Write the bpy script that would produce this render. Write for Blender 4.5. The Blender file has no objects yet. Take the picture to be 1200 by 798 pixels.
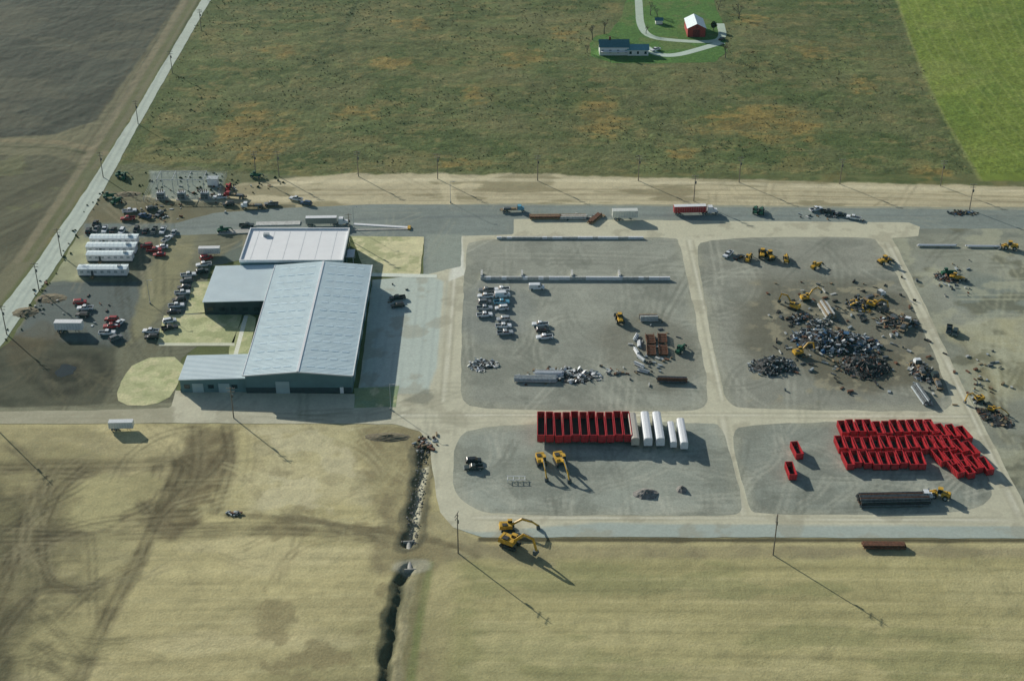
import bpy, math, random
import numpy as np
from mathutils import Vector, Matrix
random.seed(7); np.random.seed(7)
scn=bpy.context.scene
scn.view_settings.view_transform='Standard'; scn.view_settings.look='None'; scn.view_settings.exposure=0

# ---------- survey: aerial photo measurement -> metres on the ground ----------
F=1704.0; TH=math.radians(31); H=243.0
ST,CT=math.sin(TH),math.cos(TH)
def G(u,v,z=0.0):
    yc=(399-v)/F; d=(H-z)/(ST-yc*CT)
    return ((u-600)/F*d, d*(CT+yc*ST))
def GP(pts): return np.array([G(*p) for p in pts],float)
LUM=(0.60,0.57,0.515)
def C(r,g,b,k=1.0):
    return tuple(min(0.85,k*((c/255.0)**2.2)/l) for c,l in zip((r,g,b),LUM))

# ---------- noise ----------
TAB=np.random.RandomState(3).rand(256,256)
def vn(x,y,s,seed=0):
    x=x/s+seed*17.31; y=y/s+seed*7.77
    xi=np.floor(x).astype(np.int64); yi=np.floor(y).astype(np.int64)
    fx=x-xi; fy=y-yi; fx=fx*fx*(3-2*fx); fy=fy*fy*(3-2*fy)
    a=TAB[xi&255,yi&255]; b=TAB[(xi+1)&255,yi&255]; c=TAB[xi&255,(yi+1)&255]; d=TAB[(xi+1)&255,(yi+1)&255]
    return (a*(1-fx)+b*fx)*(1-fy)+(c*(1-fx)+d*fx)*fy
def fbm(x,y,s,seed=0,o=4):
    r=0;a=.5;t=0
    for i in range(o):
        r=r+a*vn(x*math.cos(i)+y*math.sin(i),y*math.cos(i)-x*math.sin(i),s/2**i,seed+i*3); t+=a; a*=.55
    return r/t
def sst(x): x=np.clip(x,0,1); return x*x*(3-2*x)
def chaikin(p,n=2,closed=False):
    p=np.array(p,float)
    for _ in range(n):
        if closed:
            q=np.roll(p,-1,0); p=np.stack([.75*p+.25*q,.25*p+.75*q],1).reshape(-1,2)
        else:
            q=np.stack([.75*p[:-1]+.25*p[1:],.25*p[:-1]+.75*p[1:]],1).reshape(-1,2)
            p=np.vstack([p[:1],q,p[-1:]])
    return p
def ragged(w,amp):
    out=[];n=len(w)
    for i in range(n):
        a,b=w[i],w[(i+1)%n];L=np.linalg.norm(b-a);k=min(120,max(1,int(L/2.2)))
        for j in range(k): out.append(a+(b-a)*j/k)
    p=np.array(out);ox=fbm(p[:,0],p[:,1],7,91)-.5;oy=fbm(p[:,0],p[:,1],7,95)-.5
    return p+np.stack([ox,oy],1)*amp*3
def segdist(X,Y,pts,closed,near=False):
    md=np.full(X.shape,1e9); NX=np.zeros_like(X); NY=np.zeros_like(Y)
    n=len(pts)
    for i in range(n if closed else n-1):
        a=pts[i]; b=pts[(i+1)%n]; d=b-a; L=d@d+1e-9
        t=np.clip(((X-a[0])*d[0]+(Y-a[1])*d[1])/L,0,1)
        px=a[0]+t*d[0]; py=a[1]+t*d[1]; D=(X-px)**2+(Y-py)**2
        m=D<md; md=np.where(m,D,md)
        if near: NX=np.where(m,px,NX); NY=np.where(m,py,NY)
    return (np.sqrt(md),NX,NY) if near else np.sqrt(md)
def pip(X,Y,pts):
    ins=np.zeros(X.shape,bool); n=len(pts)
    for i in range(n):
        x1,y1=pts[i]; x2,y2=pts[(i+1)%n]
        if y1==y2: continue
        c=((y1>Y)!=(y2>Y))&(X<(x2-x1)*(Y-y1)/(y2-y1)+x1)
        ins^=c
    return ins
class Paint:
    def __init__(s,X,Y,col):
        s.X=X;s.Y=Y;s.C=np.tile(np.array(col,float),(len(X),1));s.Z=np.zeros(len(X))
    def sub(s,w,m):
        lo=w.min(0)-m;hi=w.max(0)+m
        return np.nonzero((s.X>lo[0])&(s.X<hi[0])&(s.Y>lo[1])&(s.Y<hi[1]))[0]
    def mixin(s,i,m,col):
        m=np.clip(m,0,1)[:,None]; s.C[i]=s.C[i]*(1-m)+np.array(col)*m
    def pmask(s,pts,soft,jit,world=False,jsc=9,seed=1):
        w=np.array(pts,float) if world else GP(pts)
        i=s.sub(w,soft+jit)
        if len(i)==0: return i,np.zeros(0)
        x,y=s.X[i],s.Y[i]
        d=segdist(x,y,w,True); d=np.where(pip(x,y,w),d,-d)
        if jit: d=d+(fbm(x,y,jsc,seed)-.5)*2*jit
        return i,sst(d/soft+.5)
    def poly(s,pts,col,op=1,soft=1.5,jit=2,world=False,nz=0,nsc=6,seed=1):
        i,m=s.pmask(pts,soft,jit,world,seed=seed)
        if len(i)==0:return
        if nz: m=m*(1-nz+nz*sst((fbm(s.X[i],s.Y[i],nsc,seed+5)-.3)*2.5))
        s.mixin(i,m*op,col)
    def line(s,pts,w,col,op=1,soft=1,jit=.5,sm=2,nz=.4,seed=2):
        p=chaikin(GP(pts),sm); i=s.sub(p,w+soft+jit)
        if len(i)==0:return
        x,y=s.X[i],s.Y[i]; d=segdist(x,y,p,False)
        d=d+(fbm(x,y,7,seed)-.5)*2*jit
        m=sst((w/2-d)/soft+.5)*(1-nz+nz*sst((fbm(x,y,5,seed+9)-.25)*2))
        s.mixin(i,m*op,col)
    def twin(s,pts,gap,w,col,op=1,**k):
        p=np.array(pts,float); 
        wpx=gap/2*3.8
        d=np.gradient(p,axis=0); n=np.stack([-d[:,1],d[:,0]],1); n/=np.linalg.norm(n,axis=1)[:,None]+1e-9
        n[:,1]*=.6
        s.line(p+n*wpx,w,col,op,soft=.7,jit=.15,**k); s.line(p-n*wpx,w,col,op,soft=.7,jit=.15,**k)
    def blob(s,u,v,rx,ry,col,op=1,jit=.35,seed=4,soft=.5,sp=0):
        x0,y0=G(u,v); R=max(rx,ry)*1.8
        i=np.nonzero((abs(s.X-x0)<R)&(abs(s.Y-y0)<R))[0]
        if len(i)==0:return
        x,y=s.X[i],s.Y[i]
        d=np.sqrt(((x-x0)/rx)**2+((y-y0)/ry)**2)+(fbm(x,y,max(rx,ry)*.6,seed)-.5)*2*jit
        m=sst((1-d)/soft+.5)
        if sp: m=m*(1-sp+sp*sst((fbm(x/1.7,y,3.2,seed+3,3)-.42)*6))
        s.mixin(i,m*op,col)
    def spots(s,pts,col,sc,th,op=1,seed=1,world=False,stretch=1,soft=.08,mask=None):
        i,m=s.pmask(pts,6,0,world) 
        if len(i)==0:return
        n=fbm(s.X[i]/stretch,s.Y[i],sc,seed)
        s.mixin(i,m*sst((n-th)/soft)*op,col)
    def mul(s,pts,amp,sc,seed=1,stretch=(1,1),ang=0,world=False,o=4):
        i,m=s.pmask(pts,4,0,world)
        if len(i)==0:return
        c,q=math.cos(ang),math.sin(ang); x=s.X[i]*c+s.Y[i]*q; y=-s.X[i]*q+s.Y[i]*c
        n=fbm(x/stretch[0],y/stretch[1],sc,seed,o)-.5
        s.C[i]*=(1+n*2*amp*m)[:,None]
    def dig(s,pts,w,depth,soft,world=False):
        p=chaikin(GP(pts),2); i=s.sub(p,w+soft+2)
        d=segdist(s.X[i],s.Y[i],p,False)+(fbm(s.X[i],s.Y[i],4,77)-.5)*2.2; s.Z[i]-=depth*sst((w/2-d)/soft+.5)

ALL=[(-5000,-5000),(5000,-5000),(5000,20000),(-5000,20000)]

# ---------- materials ----------
def nmat(name):
    m=bpy.data.materials.new(name); m.use_nodes=True
    nt=m.node_tree; b=nt.nodes['Principled BSDF']; return m,nt,b
def ground_mat(name,fine=.35,bump=.25,sc=1.6,rough=.95):
    m,nt,b=nmat(name); N=nt.nodes; L=nt.links
    at=N.new('ShaderNodeAttribute'); at.attribute_name='Col'
    tc=N.new('ShaderNodeTexCoord')
    def noise(s,d=4,r=.65):
        n=N.new('ShaderNodeTexNoise'); n.inputs['Scale'].default_value=s; n.inputs['Detail'].default_value=d; n.inputs['Roughness'].default_value=r
        L.new(tc.outputs['Object'],n.inputs['Vector']); return n
    n1=noise(sc,5); n2=noise(.35,4)
    def mr(n,a):
        r=N.new('ShaderNodeMapRange'); r.inputs[1].default_value=.3; r.inputs[2].default_value=.7
        r.inputs[3].default_value=1-a; r.inputs[4].default_value=1+a; L.new(n.outputs['Fac'],r.inputs[0]); return r
    r1=mr(n1,fine); r2=mr(n2,fine*.5)
    mu=N.new('ShaderNodeMath'); mu.operation='MULTIPLY'; L.new(r1.outputs[0],mu.inputs[0]); L.new(r2.outputs[0],mu.inputs[1])
    vm=N.new('ShaderNodeVectorMath'); vm.operation='SCALE'; L.new(at.outputs['Color'],vm.inputs[0]); L.new(mu.outputs[0],vm.inputs['Scale'])
    L.new(vm.outputs[0],b.inputs['Base Color'])
    b.inputs['Roughness'].default_value=rough; b.inputs['Specular IOR Level'].default_value=.15
    bp=N.new('ShaderNodeBump'); bp.inputs['Strength'].default_value=1; bp.inputs['Distance'].default_value=bump
    L.new(n1.outputs['Fac'],bp.inputs['Height']); L.new(bp.outputs[0],b.inputs['Normal'])
    return m
GM=ground_mat('meadow_grass_and_weeds',.34,.30,.8)
GMS=ground_mat('tilled_soil',.16,.11,1.5)
GMY=ground_mat('compacted_gravel',.17,.07,1.6)
GMC=ground_mat('concrete_paving',.10,.015,1.2,.85)
def mat(name,col,rough=.6,metal=0,var=.2,sc=1.5,objcol=False,spec=.4):
    m,nt,b=nmat(name); N=nt.nodes;L=nt.links
    tc=N.new('ShaderNodeTexCoord'); n=N.new('ShaderNodeTexNoise'); n.inputs['Scale'].default_value=sc; n.inputs['Detail'].default_value=4
    L.new(tc.outputs['Object'],n.inputs['Vector'])
    r=N.new('ShaderNodeMapRange'); r.inputs[1].default_value=.3;r.inputs[2].default_value=.7;r.inputs[3].default_value=1-var;r.inputs[4].default_value=1+var*.5
    L.new(n.outputs['Fac'],r.inputs[0])
    vm=N.new('ShaderNodeVectorMath'); vm.operation='SCALE'; L.new(r.outputs[0],vm.inputs['Scale'])
    if objcol:
        oi=N.new('ShaderNodeObjectInfo'); L.new(oi.outputs['Color'],vm.inputs[0])
    else: vm.inputs[0].default_value=col
    L.new(vm.outputs[0],b.inputs['Base Color'])
    b.inputs['Roughness'].default_value=rough;b.inputs['Metallic'].default_value=metal;b.inputs['Specular IOR Level'].default_value=spec
    return m
MT={}
def mk(k,*a,**kw): MT[k]=mat(k,*a,**kw)
mk('paint',(1,1,1),.35,var=.12,objcol=True,spec=.5)
mk('glass',(.02,.03,.04),.12,var=.1,spec=.6)
mk('tire',(.02,.02,.02),.9)
mk('dark',(.03,.03,.03),.7)
mk('yellow',(.66,.40,.04),.5,var=.35)
mk('white',(.80,.83,.84),.5,var=.10)
mk('officeroof',(.86,.89,.89),.6,var=.04,sc=.3)
mk('offwhite',(.54,.56,.53),.7,var=.3)
mk('red',(.50,.02,.03),.5,var=.35)
mk('darkred',(.16,.015,.02),.7,var=.4)
mk('rust',(.17,.075,.04),.85,var=.5)
mk('steel',(.11,.13,.14),.6,.1,var=.5)
mk('galv',(.42,.48,.50),.5,.1,var=.3)
mk('wood',(.28,.21,.12),.85,var=.4)
mk('polewood',(.24,.21,.17),.9,var=.3)
mk('blue',(.05,.15,.30),.5,var=.3)
mk('green',(.03,.14,.08),.5,var=.3)
mk('concrete',(.42,.42,.38),.9,var=.25)
mk('roofwhite',(.76,.88,.89),.45,var=.06,sc=.3)
mk('roofhall',(.72,.87,.89),.42,.0,var=.10,sc=.25)
mk('skylight',(.60,.76,.82),.3,var=.1)
mk('seam',(.56,.73,.78),.5,var=.1)
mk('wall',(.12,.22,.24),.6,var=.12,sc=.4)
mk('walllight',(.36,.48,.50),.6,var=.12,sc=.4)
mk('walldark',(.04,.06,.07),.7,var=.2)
mk('barnred',(.34,.04,.035),.8,var=.3)
mk('bark',(.12,.10,.08),.95,var=.3)
mk('rock',(.25,.24,.22),.95,var=.5,sc=1.5)
mk('leafdark',(.035,.055,.02),.9,var=.4)
mk('soil',(.2,.175,.11),.95,var=.4,sc=.8)
mk('pondwater',(.016,.028,.026),.15,var=.3,spec=.5)

# ---------- mesh builder ----------
class M:
    def __init__(s): s.v=[];s.f=[];s.m=[];s.mats=[]
    def mi(s,k):
        if k not in s.mats: s.mats.append(k)
        return s.mats.index(k)
    def add(s,vs,fs,k,T=None):
        o=len(s.v); 
        s.v+= [tuple(T@Vector(p)) for p in vs] if T is not None else [tuple(p) for p in vs]
        i=s.mi(k)
        for f in fs: s.f.append(tuple(o+a for a in f)); s.m.append(i)
    def box(s,c,d,k,rz=0,rx=0,ry=0,top=None):
        x,y,z=d[0]/2,d[1]/2,d[2]/2; tx,ty=top if top else (1,1)
        vs=[(-x,-y,-z),(x,-y,-z),(x,y,-z),(-x,y,-z),(-x*tx,-y*ty,z),(x*tx,-y*ty,z),(x*tx,y*ty,z),(-x*tx,y*ty,z)]
        T=Matrix.Translation(c)@Matrix.Rotation(rz,4,'Z')@Matrix.Rotation(ry,4,'Y')@Matrix.Rotation(rx,4,'X')
        s.add(vs,[(0,3,2,1),(4,5,6,7),(0,1,5,4),(1,2,6,5),(2,3,7,6),(3,0,4,7)],k,T)
    def cyl(s,a,b,r,k,n=8,r2=None):
        a=Vector(a);b=Vector(b);d=(b-a); q=d.to_track_quat('Z','Y'); r2=r if r2 is None else r2
        vs=[];
        for i in range(n):
            t=2*math.pi*i/n; vs.append(a+q@Vector((r*math.cos(t),r*math.sin(t),0)))
        for i in range(n):
            t=2*math.pi*i/n; vs.append(b+q@Vector((r2*math.cos(t),r2*math.sin(t),0)))
        fs=[(i,(i+1)%n,n+(i+1)%n,n+i) for i in range(n)]+[tuple(range(n-1,-1,-1)),tuple(range(n,2*n))]
        s.add(vs,fs,k)
    def beam(s,a,b,w,h,k):
        a=Vector(a);b=Vector(b);d=b-a;L=d.length
        q=d.to_track_quat('X','Z'); T=Matrix.Translation((a+b)/2)@q.to_matrix().to_4x4()
        x,y,z=L/2,w/2,h/2
        vs=[(-x,-y,-z),(x,-y,-z),(x,y,-z),(-x,y,-z),(-x,-y,z),(x,-y,z),(x,y,z),(-x,y,z)]
        s.add(vs,[(0,3,2,1),(4,5,6,7),(0,1,5,4),(1,2,6,5),(2,3,7,6),(3,0,4,7)],k,T)
    def prism(s,pr,y0,y1,k,inset=None):
        n=len(pr); vs=[(p[0],y0,p[1]) for p in pr]+[(p[0],y1,p[1]) for p in pr]
        fs=[(i,(i+1)%n,n+(i+1)%n,n+i) for i in range(n)]+[tuple(range(n-1,-1,-1)),tuple(range(n,2*n))]
        s.add(vs,fs,k)
    def mesh(s,name,bevel=0):
        me=bpy.data.meshes.new(name); me.from_pydata(s.v,[],s.f)
        for k in s.mats: me.materials.append(MT[k])
        me.polygons.foreach_set('material_index',s.m)
        import bmesh
        bm=bmesh.new(); bm.from_mesh(me); bmesh.ops.recalc_face_normals(bm,faces=bm.faces); bm.to_mesh(me); bm.free()
        me.update(); return me
def obj(name,me,loc=(0,0,0),rz=0,col=None,parent=None,sc=1):
    o=bpy.data.objects.new(name,me); scn.collection.objects.link(o)
    o.location=loc;o.rotation_euler=(0,0,rz);o.scale=(sc,)*3
    if col: o.color=(*col,1)
    if parent: o.parent=parent
    return o
def place(name,me,u,v,deg=0,col=None,z=.07,sc=1,jit=0):
    x,y=G(u,v); return obj(name,me,(x,y,z),math.radians(deg+random.uniform(-jit,jit)),col,sc=sc)

# ---------- sheets ----------
def add_mesh_np(name,V,Fq,col,m):
    me=bpy.data.meshes.new(name)
    me.vertices.add(len(V)); me.vertices.foreach_set('co',V.astype(np.float32).ravel())
    me.loops.add(Fq.size); me.loops.foreach_set('vertex_index',Fq.astype(np.int32).ravel())
    me.polygons.add(len(Fq)); me.polygons.foreach_set('loop_start',np.arange(len(Fq),dtype=np.int32)*4)
    me.update(calc_edges=True)
    ca=me.color_attributes.new('Col','FLOAT_COLOR','POINT')
    rgba=np.ones((len(V),4),np.float32); rgba[:,:3]=np.clip(col,0.004,.9); ca.data.foreach_set('color',rgba.ravel())
    me.materials.append(m)
    return me
SHEETS=[]
def sheet(name,pts,z,m,painter,base,res=.8,smooth=0,world=False,rag=0):
    w=np.array(pts,float) if world else GP(pts)
    if smooth: w=chaikin(w,smooth,True)
    w0=w
    if rag: w=ragged(w,rag)
    lo=w.min(0)-res;hi=w.max(0)+res
    xs=np.arange(lo[0],hi[0],res);ys=np.arange(lo[1],hi[1],res)
    XX,YY=np.meshgrid(xs,ys); X=XX.ravel();Y=YY.ravel()
    ins=pip(X,Y,w); nx=len(xs);ny=len(ys)
    idx=np.arange(nx*ny).reshape(ny,nx)
    q=np.stack([idx[:-1,:-1],idx[:-1,1:],idx[1:,1:],idx[1:,:-1]],-1).reshape(-1,4)
    q=q[ins[q].any(1)]
    used=np.unique(q); re=np.full(nx*ny,-1); re[used]=np.arange(len(used)); q=re[q]
    X=X[used];Y=Y[used];ins=ins[used]
    o=~ins
    _,NX,NY=segdist(X[o],Y[o],w,True,True); X[o]=NX;Y[o]=NY
    P=Paint(X,Y,base); painter(P)
    me=add_mesh_np(name,np.stack([X,Y,np.full(len(X),z)],1),q,P.C,m)
    obj(name,me); SHEETS.append(w0)

def tracks(P,pts_region,n,col,op,seed,straight=.5,w=.9,axis=True):
    rs=random.Random(seed); us=[p[0] for p in pts_region]; vs=[p[1] for p in pts_region]
    for i in range(n):
        u=rs.uniform(min(us),max(us)); v=rs.uniform(min(vs),max(vs)); a=rs.choice([0,math.pi/2,rs.uniform(0,6.28)]) if axis else rs.uniform(0,6.28)
        pl=[(u,v)]; k=rs.uniform(-.35,.35)*(0 if rs.random()<straight else 1)
        for j in range(rs.randint(4,9)):
            a+=k+rs.uniform(-.06,.06); u+=16*math.cos(a); v+=11*math.sin(a); pl.append((u,v))
        P.twin(pl,2.2,w,col,op*rs.uniform(.4,1),nz=.5)

# left yard
LY=[(118,222),(200,236),(345,240),(345,270),(292,272),(284,305),(246,312),(240,356),(232,405),(212,420),(205,450),(205,478),(-40,486),(-80,470),(-30,430),(10,402),(68,318),(100,258)]
def p_left(P):
    P.mul(ALL,.20,14,3,world=True); P.mul(ALL,.16,4,5,world=True)
    P.poly([(108,222),(250,236),(345,240),(330,250),(205,262),(100,262)],C(92,86,62),.8,3,3,nz=.5)
    P.poly([(85,278),(110,275),(100,330),(50,335),(62,318)],C(144,144,108),.8,2.5,3,nz=.4)
    P.poly([(98,262),(205,262),(205,278),(100,278)],C(90,98,92),.9,1.5,.6)
    P.poly([(190,276),(232,276),(215,330),(178,385),(150,405),(145,380),(170,330)],C(122,117,84),.75,3,3,nz=.5)
    P.poly([(60,330),(165,330),(150,400),(128,408),(15,395)],C(80,86,80),.9,2,2)
    P.poly([(225,330),(245,330),(228,390),(195,392),(205,350)],C(98,104,94),.8,1.5,.5)
    P.poly([(-60,410),(20,395),(140,405),(130,470),(95,478),(-60,480)],C(54,56,44),.95,3,3,nz=.3)
    P.poly([(0,402),(50,375),(80,392),(60,405),(20,440)],C(78,71,52),.7,3,2,nz=.5)
    P.poly([(140,408),(212,405),(200,480),(118,480),(135,440)],C(98,97,76),.8,2,1)
    P.poly([(245,312),(285,280),(284,305),(246,330)],C(84,92,84),.7,2,.5)
    P.line([(0,483),(100,481),(205,476)],5,C(118,116,92),.8)
    for r,c_ in ((13,(42,44,34)),(9.5,(66,66,52)),(7.6,(76,74,58)),(6.2,(34,38,30))): P.blob(78,436,r,r,C(*c_),.9,jit=.45,seed=r,soft=.5)
    tracks(P,[(60,260),(200,480)],34,C(56,54,44),.5,5);tracks(P,[(0,400),(200,480)],22,C(86,82,62),.5,15)
    tracks(P,[(100,230),(340,262)],20,C(140,131,104),.45,6)
sheet('gravel_yard',LY,.02,GMY,p_left,C(94,93,74),.8,rag=.6)

def p_asph(P):
    P.mul(ALL,.12,20,3,world=True); P.mul(ALL,.12,3,5,stretch=(6,1),world=True)
    P.line([(480,238),(800,240),(1260,245)],3,C(138,132,104),.7)
    P.line([(205,268),(400,258),(600,252),(1260,254)],2,C(90,95,90),.6,nz=.2)
    P.poly([(500,275),(545,275),(540,330),(500,325)],C(126,130,114),.7,2,1)
    tracks(P,[(400,242),(1200,262)],30,C(132,131,110),.4,66,1)
sheet('asphalt_road',[(205,262),(250,250),(330,244),(430,240),(600,239),(800,240),(1000,242),(1320,244),(1320,268),(1040,268),(602,278),(552,279),(548,332),(495,332),(497,279),(411,277),(345,272),(205,276)],.03,GMY,p_asph,C(107,112,102),.8,rag=.4)

def p_right(P):
    P.mul(ALL,.22,16,8,world=True);P.mul(ALL,.18,4,9,world=True)
    P.poly([(1100,380),(1190,370),(1260,360),(1260,470),(1150,460),(1130,410)],C(146,140,106),.75,4,5,nz=.5)
    P.poly([(1065,300),(1100,296),(1150,380),(1120,385)],C(122,122,106),.6,3,2)
    P.poly([(1125,395),(1160,440),(1190,520),(1175,520),(1135,440)],C(88,82,60),.7,3,2,nz=.5)
    P.line([(1050,270),(1130,272),(1260,280)],4,C(90,94,84),.6)
    P.line([(1140,380),(1200,352),(1300,330)],3,C(148,146,122),.6)
    P.blob(1160,345,14,14,C(102,107,95),.8);P.spots(ALL,C(84,82,62),12,.56,.6,7,world=True);P.spots(ALL,C(142,140,114),9,.58,.55,17,world=True)
    tracks(P,[(1080,270),(1250,470)],34,C(150,148,120),.6,51);tracks(P,[(1080,270),(1250,600)],24,C(78,76,62),.5,52)
sheet('gravel_ground',[(1030,266),(1420,266),(1420,640),(1180,630),(1160,560),(1090,420)],.02,GMY,p_right,C(116,116,99),1.0)

def p_conc(P):
    P.mul(ALL,.12,18,2,world=True);P.mul(ALL,.09,4,6,world=True)
    P.poly([(436,328),(500,322),(520,330),(512,430),(500,462),(420,462)],C(150,158,144),.85,1.2,.3)
    P.poly([(500,614),(560,624),(700,613),(1200,617),(1300,619),(1300,640),(500,640)],C(132,140,128),.85,1,.4)
    P.poly([(596,256),(1078,261),(1078,280),(596,276)],C(160,155,128),.7,1,.4)
    for pl in ([(808,282),(826,370),(846,470)],[(846,488),(858,550),(872,606)],[(536,290),(528,380),(520,470)],[(470,487),(700,486),(1135,488)],[(1040,285),(1090,380),(1140,490),(1195,605)],[(555,606),(800,607),(1190,610)]):
        P.twin(pl,1.9,.8,C(128,123,100),.6,nz=.4); P.line(pl,.7,C(190,184,162),.5,nz=.3)
    P.poly([(526,330),(545,322),(541,278),(534,278)],C(185,184,164),.8,.8,.1)
    P.poly([(470,470),(500,455),(510,465),(500,475)],C(96,100,88),.8,1,.4)
    P.spots(ALL,C(128,122,100),7,.58,.45,11,world=True)
    for k in range(9): P.line([(436+k*11,330),(424+k*11,460)],.35,C(118,126,116),.4,soft=.6,jit=.1,nz=.3)
    tracks(P,[(480,440),(1150,500)],20,C(122,119,98),.4,67,1)
    tracks(P,[(0,482),(480,496)],14,C(112,107,84),.5,68,1);P.poly([(-60,480),(205,476),(205,498),(-60,499)],C(124,119,95),.7,1,.5)
sheet('concrete_road',[(602,257),(1065,261),(1078,266),(1076,277),(1046,279),(1080,350),(1118,430),(1148,490),(1190,570),(1214,618),(1330,619),(1330,631),(700,629),(565,630),(530,618),(515,600),(508,560),(505,525),(492,506),(462,497),(205,496),(-60,497),(-60,483),(100,481),(200,478),(205,458),(420,462),(436,328),(496,323),(540,312),(541,277),(602,275)],.04,GMC,p_conc,C(160,155,129),.8,rag=.3)

LOTS=[[(552,279),(790,277),(798,284),(832,462),(826,478),(800,483),(556,480),(541,468),(540,440),(545,295)],
[(824,279),(1012,277),(1034,284),(1118,465),(1112,480),(1092,482),(872,479),(852,472),(842,440),(815,295)],
[(556,497),(830,494),(848,499),(870,590),(868,602),(840,604),(590,604),(552,596),(530,575),(531,520)],
[(870,496),(1110,493),(1132,500),(1165,575),(1160,590),(1115,603),(890,604),(876,595),(856,510)]]
LC=[C(121,121,106),C(119,118,103),C(125,127,112),C(117,119,105)]
def mklot(i):
    def p(P):
        P.mul(ALL,.15,22,20+i,world=True);P.mul(ALL,.12,5,30+i,world=True)
        P.mul(ALL,.10,9,40+i,stretch=(5,1),ang=.1*i,world=True)
        w=GP(LOTS[i]); d=segdist(P.X,P.Y,chaikin(w,2,True),True)
        P.mixin(np.arange(len(P.X)),sst((4.0+6*(fbm(P.X,P.Y,9,3)-.5)-d)/5)*.5,C(138,135,113))
        P.spots(ALL,C(99,100,87),14,.56,.45,7+i,world=True)
        tracks(P,LOTS[i],40,C(153,151,131),.5,100+i); tracks(P,LOTS[i],34,C(88,89,77),.45,200+i)
        if i==1:
            P.blob(985,385,34,36,C(84,81,66),.75);P.blob(940,400,22,16,C(88,85,70),.6,seed=8);P.blob(1020,430,20,14,C(84,79,62),.6,seed=9)
            P.spots([(880,330),(1100,330),(1110,470),(880,470)],C(130,123,98),5,.58,.6,77)
        if i==0: P.blob(760,410,16,22,C(98,95,80),.6);P.blob(578,365,14,20,C(106,109,100),.5)
        if i==2: P.blob(650,555,20,10,C(108,110,97),.6)
    return p
for i in range(4): sheet('gravel_lot',LOTS[i],.055,GMY,mklot(i),LC[i],.7,2,rag=.45)

def p_lawn(P):
    P.mul(ALL,.12,8,3,world=True);P.mul(ALL,.12,1.6,5,stretch=(8,1),world=True);P.spots(ALL,C(126,130,88),5,.50,.6,3,world=True);P.spots(ALL,C(178,168,128),3,.55,.5,13,world=True)
LAWNS=[[(412,277),(497,278),(492,322),(428,320)],[(226,330),(246,330),(243,366),(217,368)],[(192,370),(284,366),(274,404),(184,404)],[(270,405),(288,367),(300,372),(292,418),(268,418)],[(160,420),(218,418),(205,462),(178,476),(140,474),(136,456)],[(415,455),(468,452),(464,477),(415,478)]]
for i,l in enumerate(LAWNS): sheet('lawn',l,.065,GMY,p_lawn,C(172,165,124) if i<1 else C(152,151,109) if i<5 else C(116,128,94),.6,1 if i in(4,) else 0,rag=.3)
sheet('footpath',[(286,370),(291,370),(278,418),(273,418)],.075,GMC,lambda P:P.mul(ALL,.06,3,world=True),C(185,182,160),.5)
sheet('footpath',[(186,402),(275,402),(275,405.5),(186,405.5)],.085,GMC,lambda P:P.mul(ALL,.06,3,world=True),C(170,168,141),.5)
sheet('footpath',[(433,320),(512,322),(512,326),(433,324)],.08,GMC,lambda P:P.mul(ALL,.06,3,world=True),C(178,180,160),.5)

def p_croad(P):
    P.mul(ALL,.08,15,3,world=True);P.mul(ALL,.06,2,5,world=True)
    c=[(245,-40),(180,95),(112,222),(55,306),(-8,398),(-60,470)]
    P.twin(c,2,.9,C(124,132,120),.7,nz=.3)
    P.mul(ALL,.08,4,7,world=True)
sheet('country_road',[(262,-60),(236,0),(152,142),(101,222),(44,306),(-7,372),(-95,470),(-62,480),(4,402),(62,318),(119,228),(163,146),(247,0),(276,-60)],.045,GMC,p_croad,C(148,154,137),.8,rag=.3)

def p_fl(P):
    P.mul(ALL,.18,12,3,world=True);P.mul(ALL,.12,3,4,world=True);P.spots(ALL,C(84,94,54),9,.50,.7,4,world=True)
sheet('farm_lawn',[(690,44),(722,38),(742,-25),(830,-25),(838,8),(848,28),(853,72),(790,75),(694,74)],.02,GM,p_fl,C(68,94,46),1.0,1,rag=.6)
def ribbon(name,pts,wd,z,col,m=GMC):
    p=chaikin(GP(pts),2); d=np.gradient(p,axis=0); n=np.stack([-d[:,1],d[:,0]],1); n/=np.linalg.norm(n,axis=1)[:,None]
    w=np.vstack([p+n*wd/2,(p-n*wd/2)[::-1]])
    sheet(name,w,z,m,lambda P:P.mul(ALL,.08,4,world=True),col,.9,0,True)
ribbon('farm_drive',[(746,-30),(749,10),(750,30),(760,44),(790,48),(836,50),(848,44),(844,28)],4,.04,C(146,156,136))
ribbon('farm_drive',[(757,56),(768,64),(790,66),(820,58),(846,50)],4.5,.05,C(152,162,144))

# ---------- ground ----------
xs=np.concatenate([[-6000,-3000,-1500,-800,-500,-400],np.arange(-330,330,.66),[400,500,800,1500,3000,6000]])
ys=np.concatenate([[-5000,-1500,-500,0,150,200],np.arange(228,470,.6),np.arange(470,600,.85),np.arange(600,830,1.2),[860,950,1200,2000,5000,12000,25000]])
XX,YY=np.meshgrid(xs,ys);X=XX.ravel();Y=YY.ravel()
P=Paint(X,Y,C(80,85,52))
MEAD=[(-3000,470),(3000,470),(3000,20000),(-3000,20000)]
P.mul(MEAD,.22,34,1,world=True);P.mul(MEAD,.32,6,2,world=True);P.mul(MEAD,.26,2.6,12,world=True)
P.spots(MEAD,C(62,75,41),30,.48,.6,3,True,soft=.16);P.spots(MEAD,C(56,66,38),5,.56,.5,23,True,stretch=1.5,soft=.1)
P.spots(MEAD,C(94,92,60),20,.53,.5,14,True,stretch=1.6,soft=.14)
P.spots(MEAD,C(106,97,60),7,.61,.45,9,True,stretch=1.8);P.spots(MEAD,C(114,104,66),3.5,.66,.5,19,True,stretch=1.8)
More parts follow.
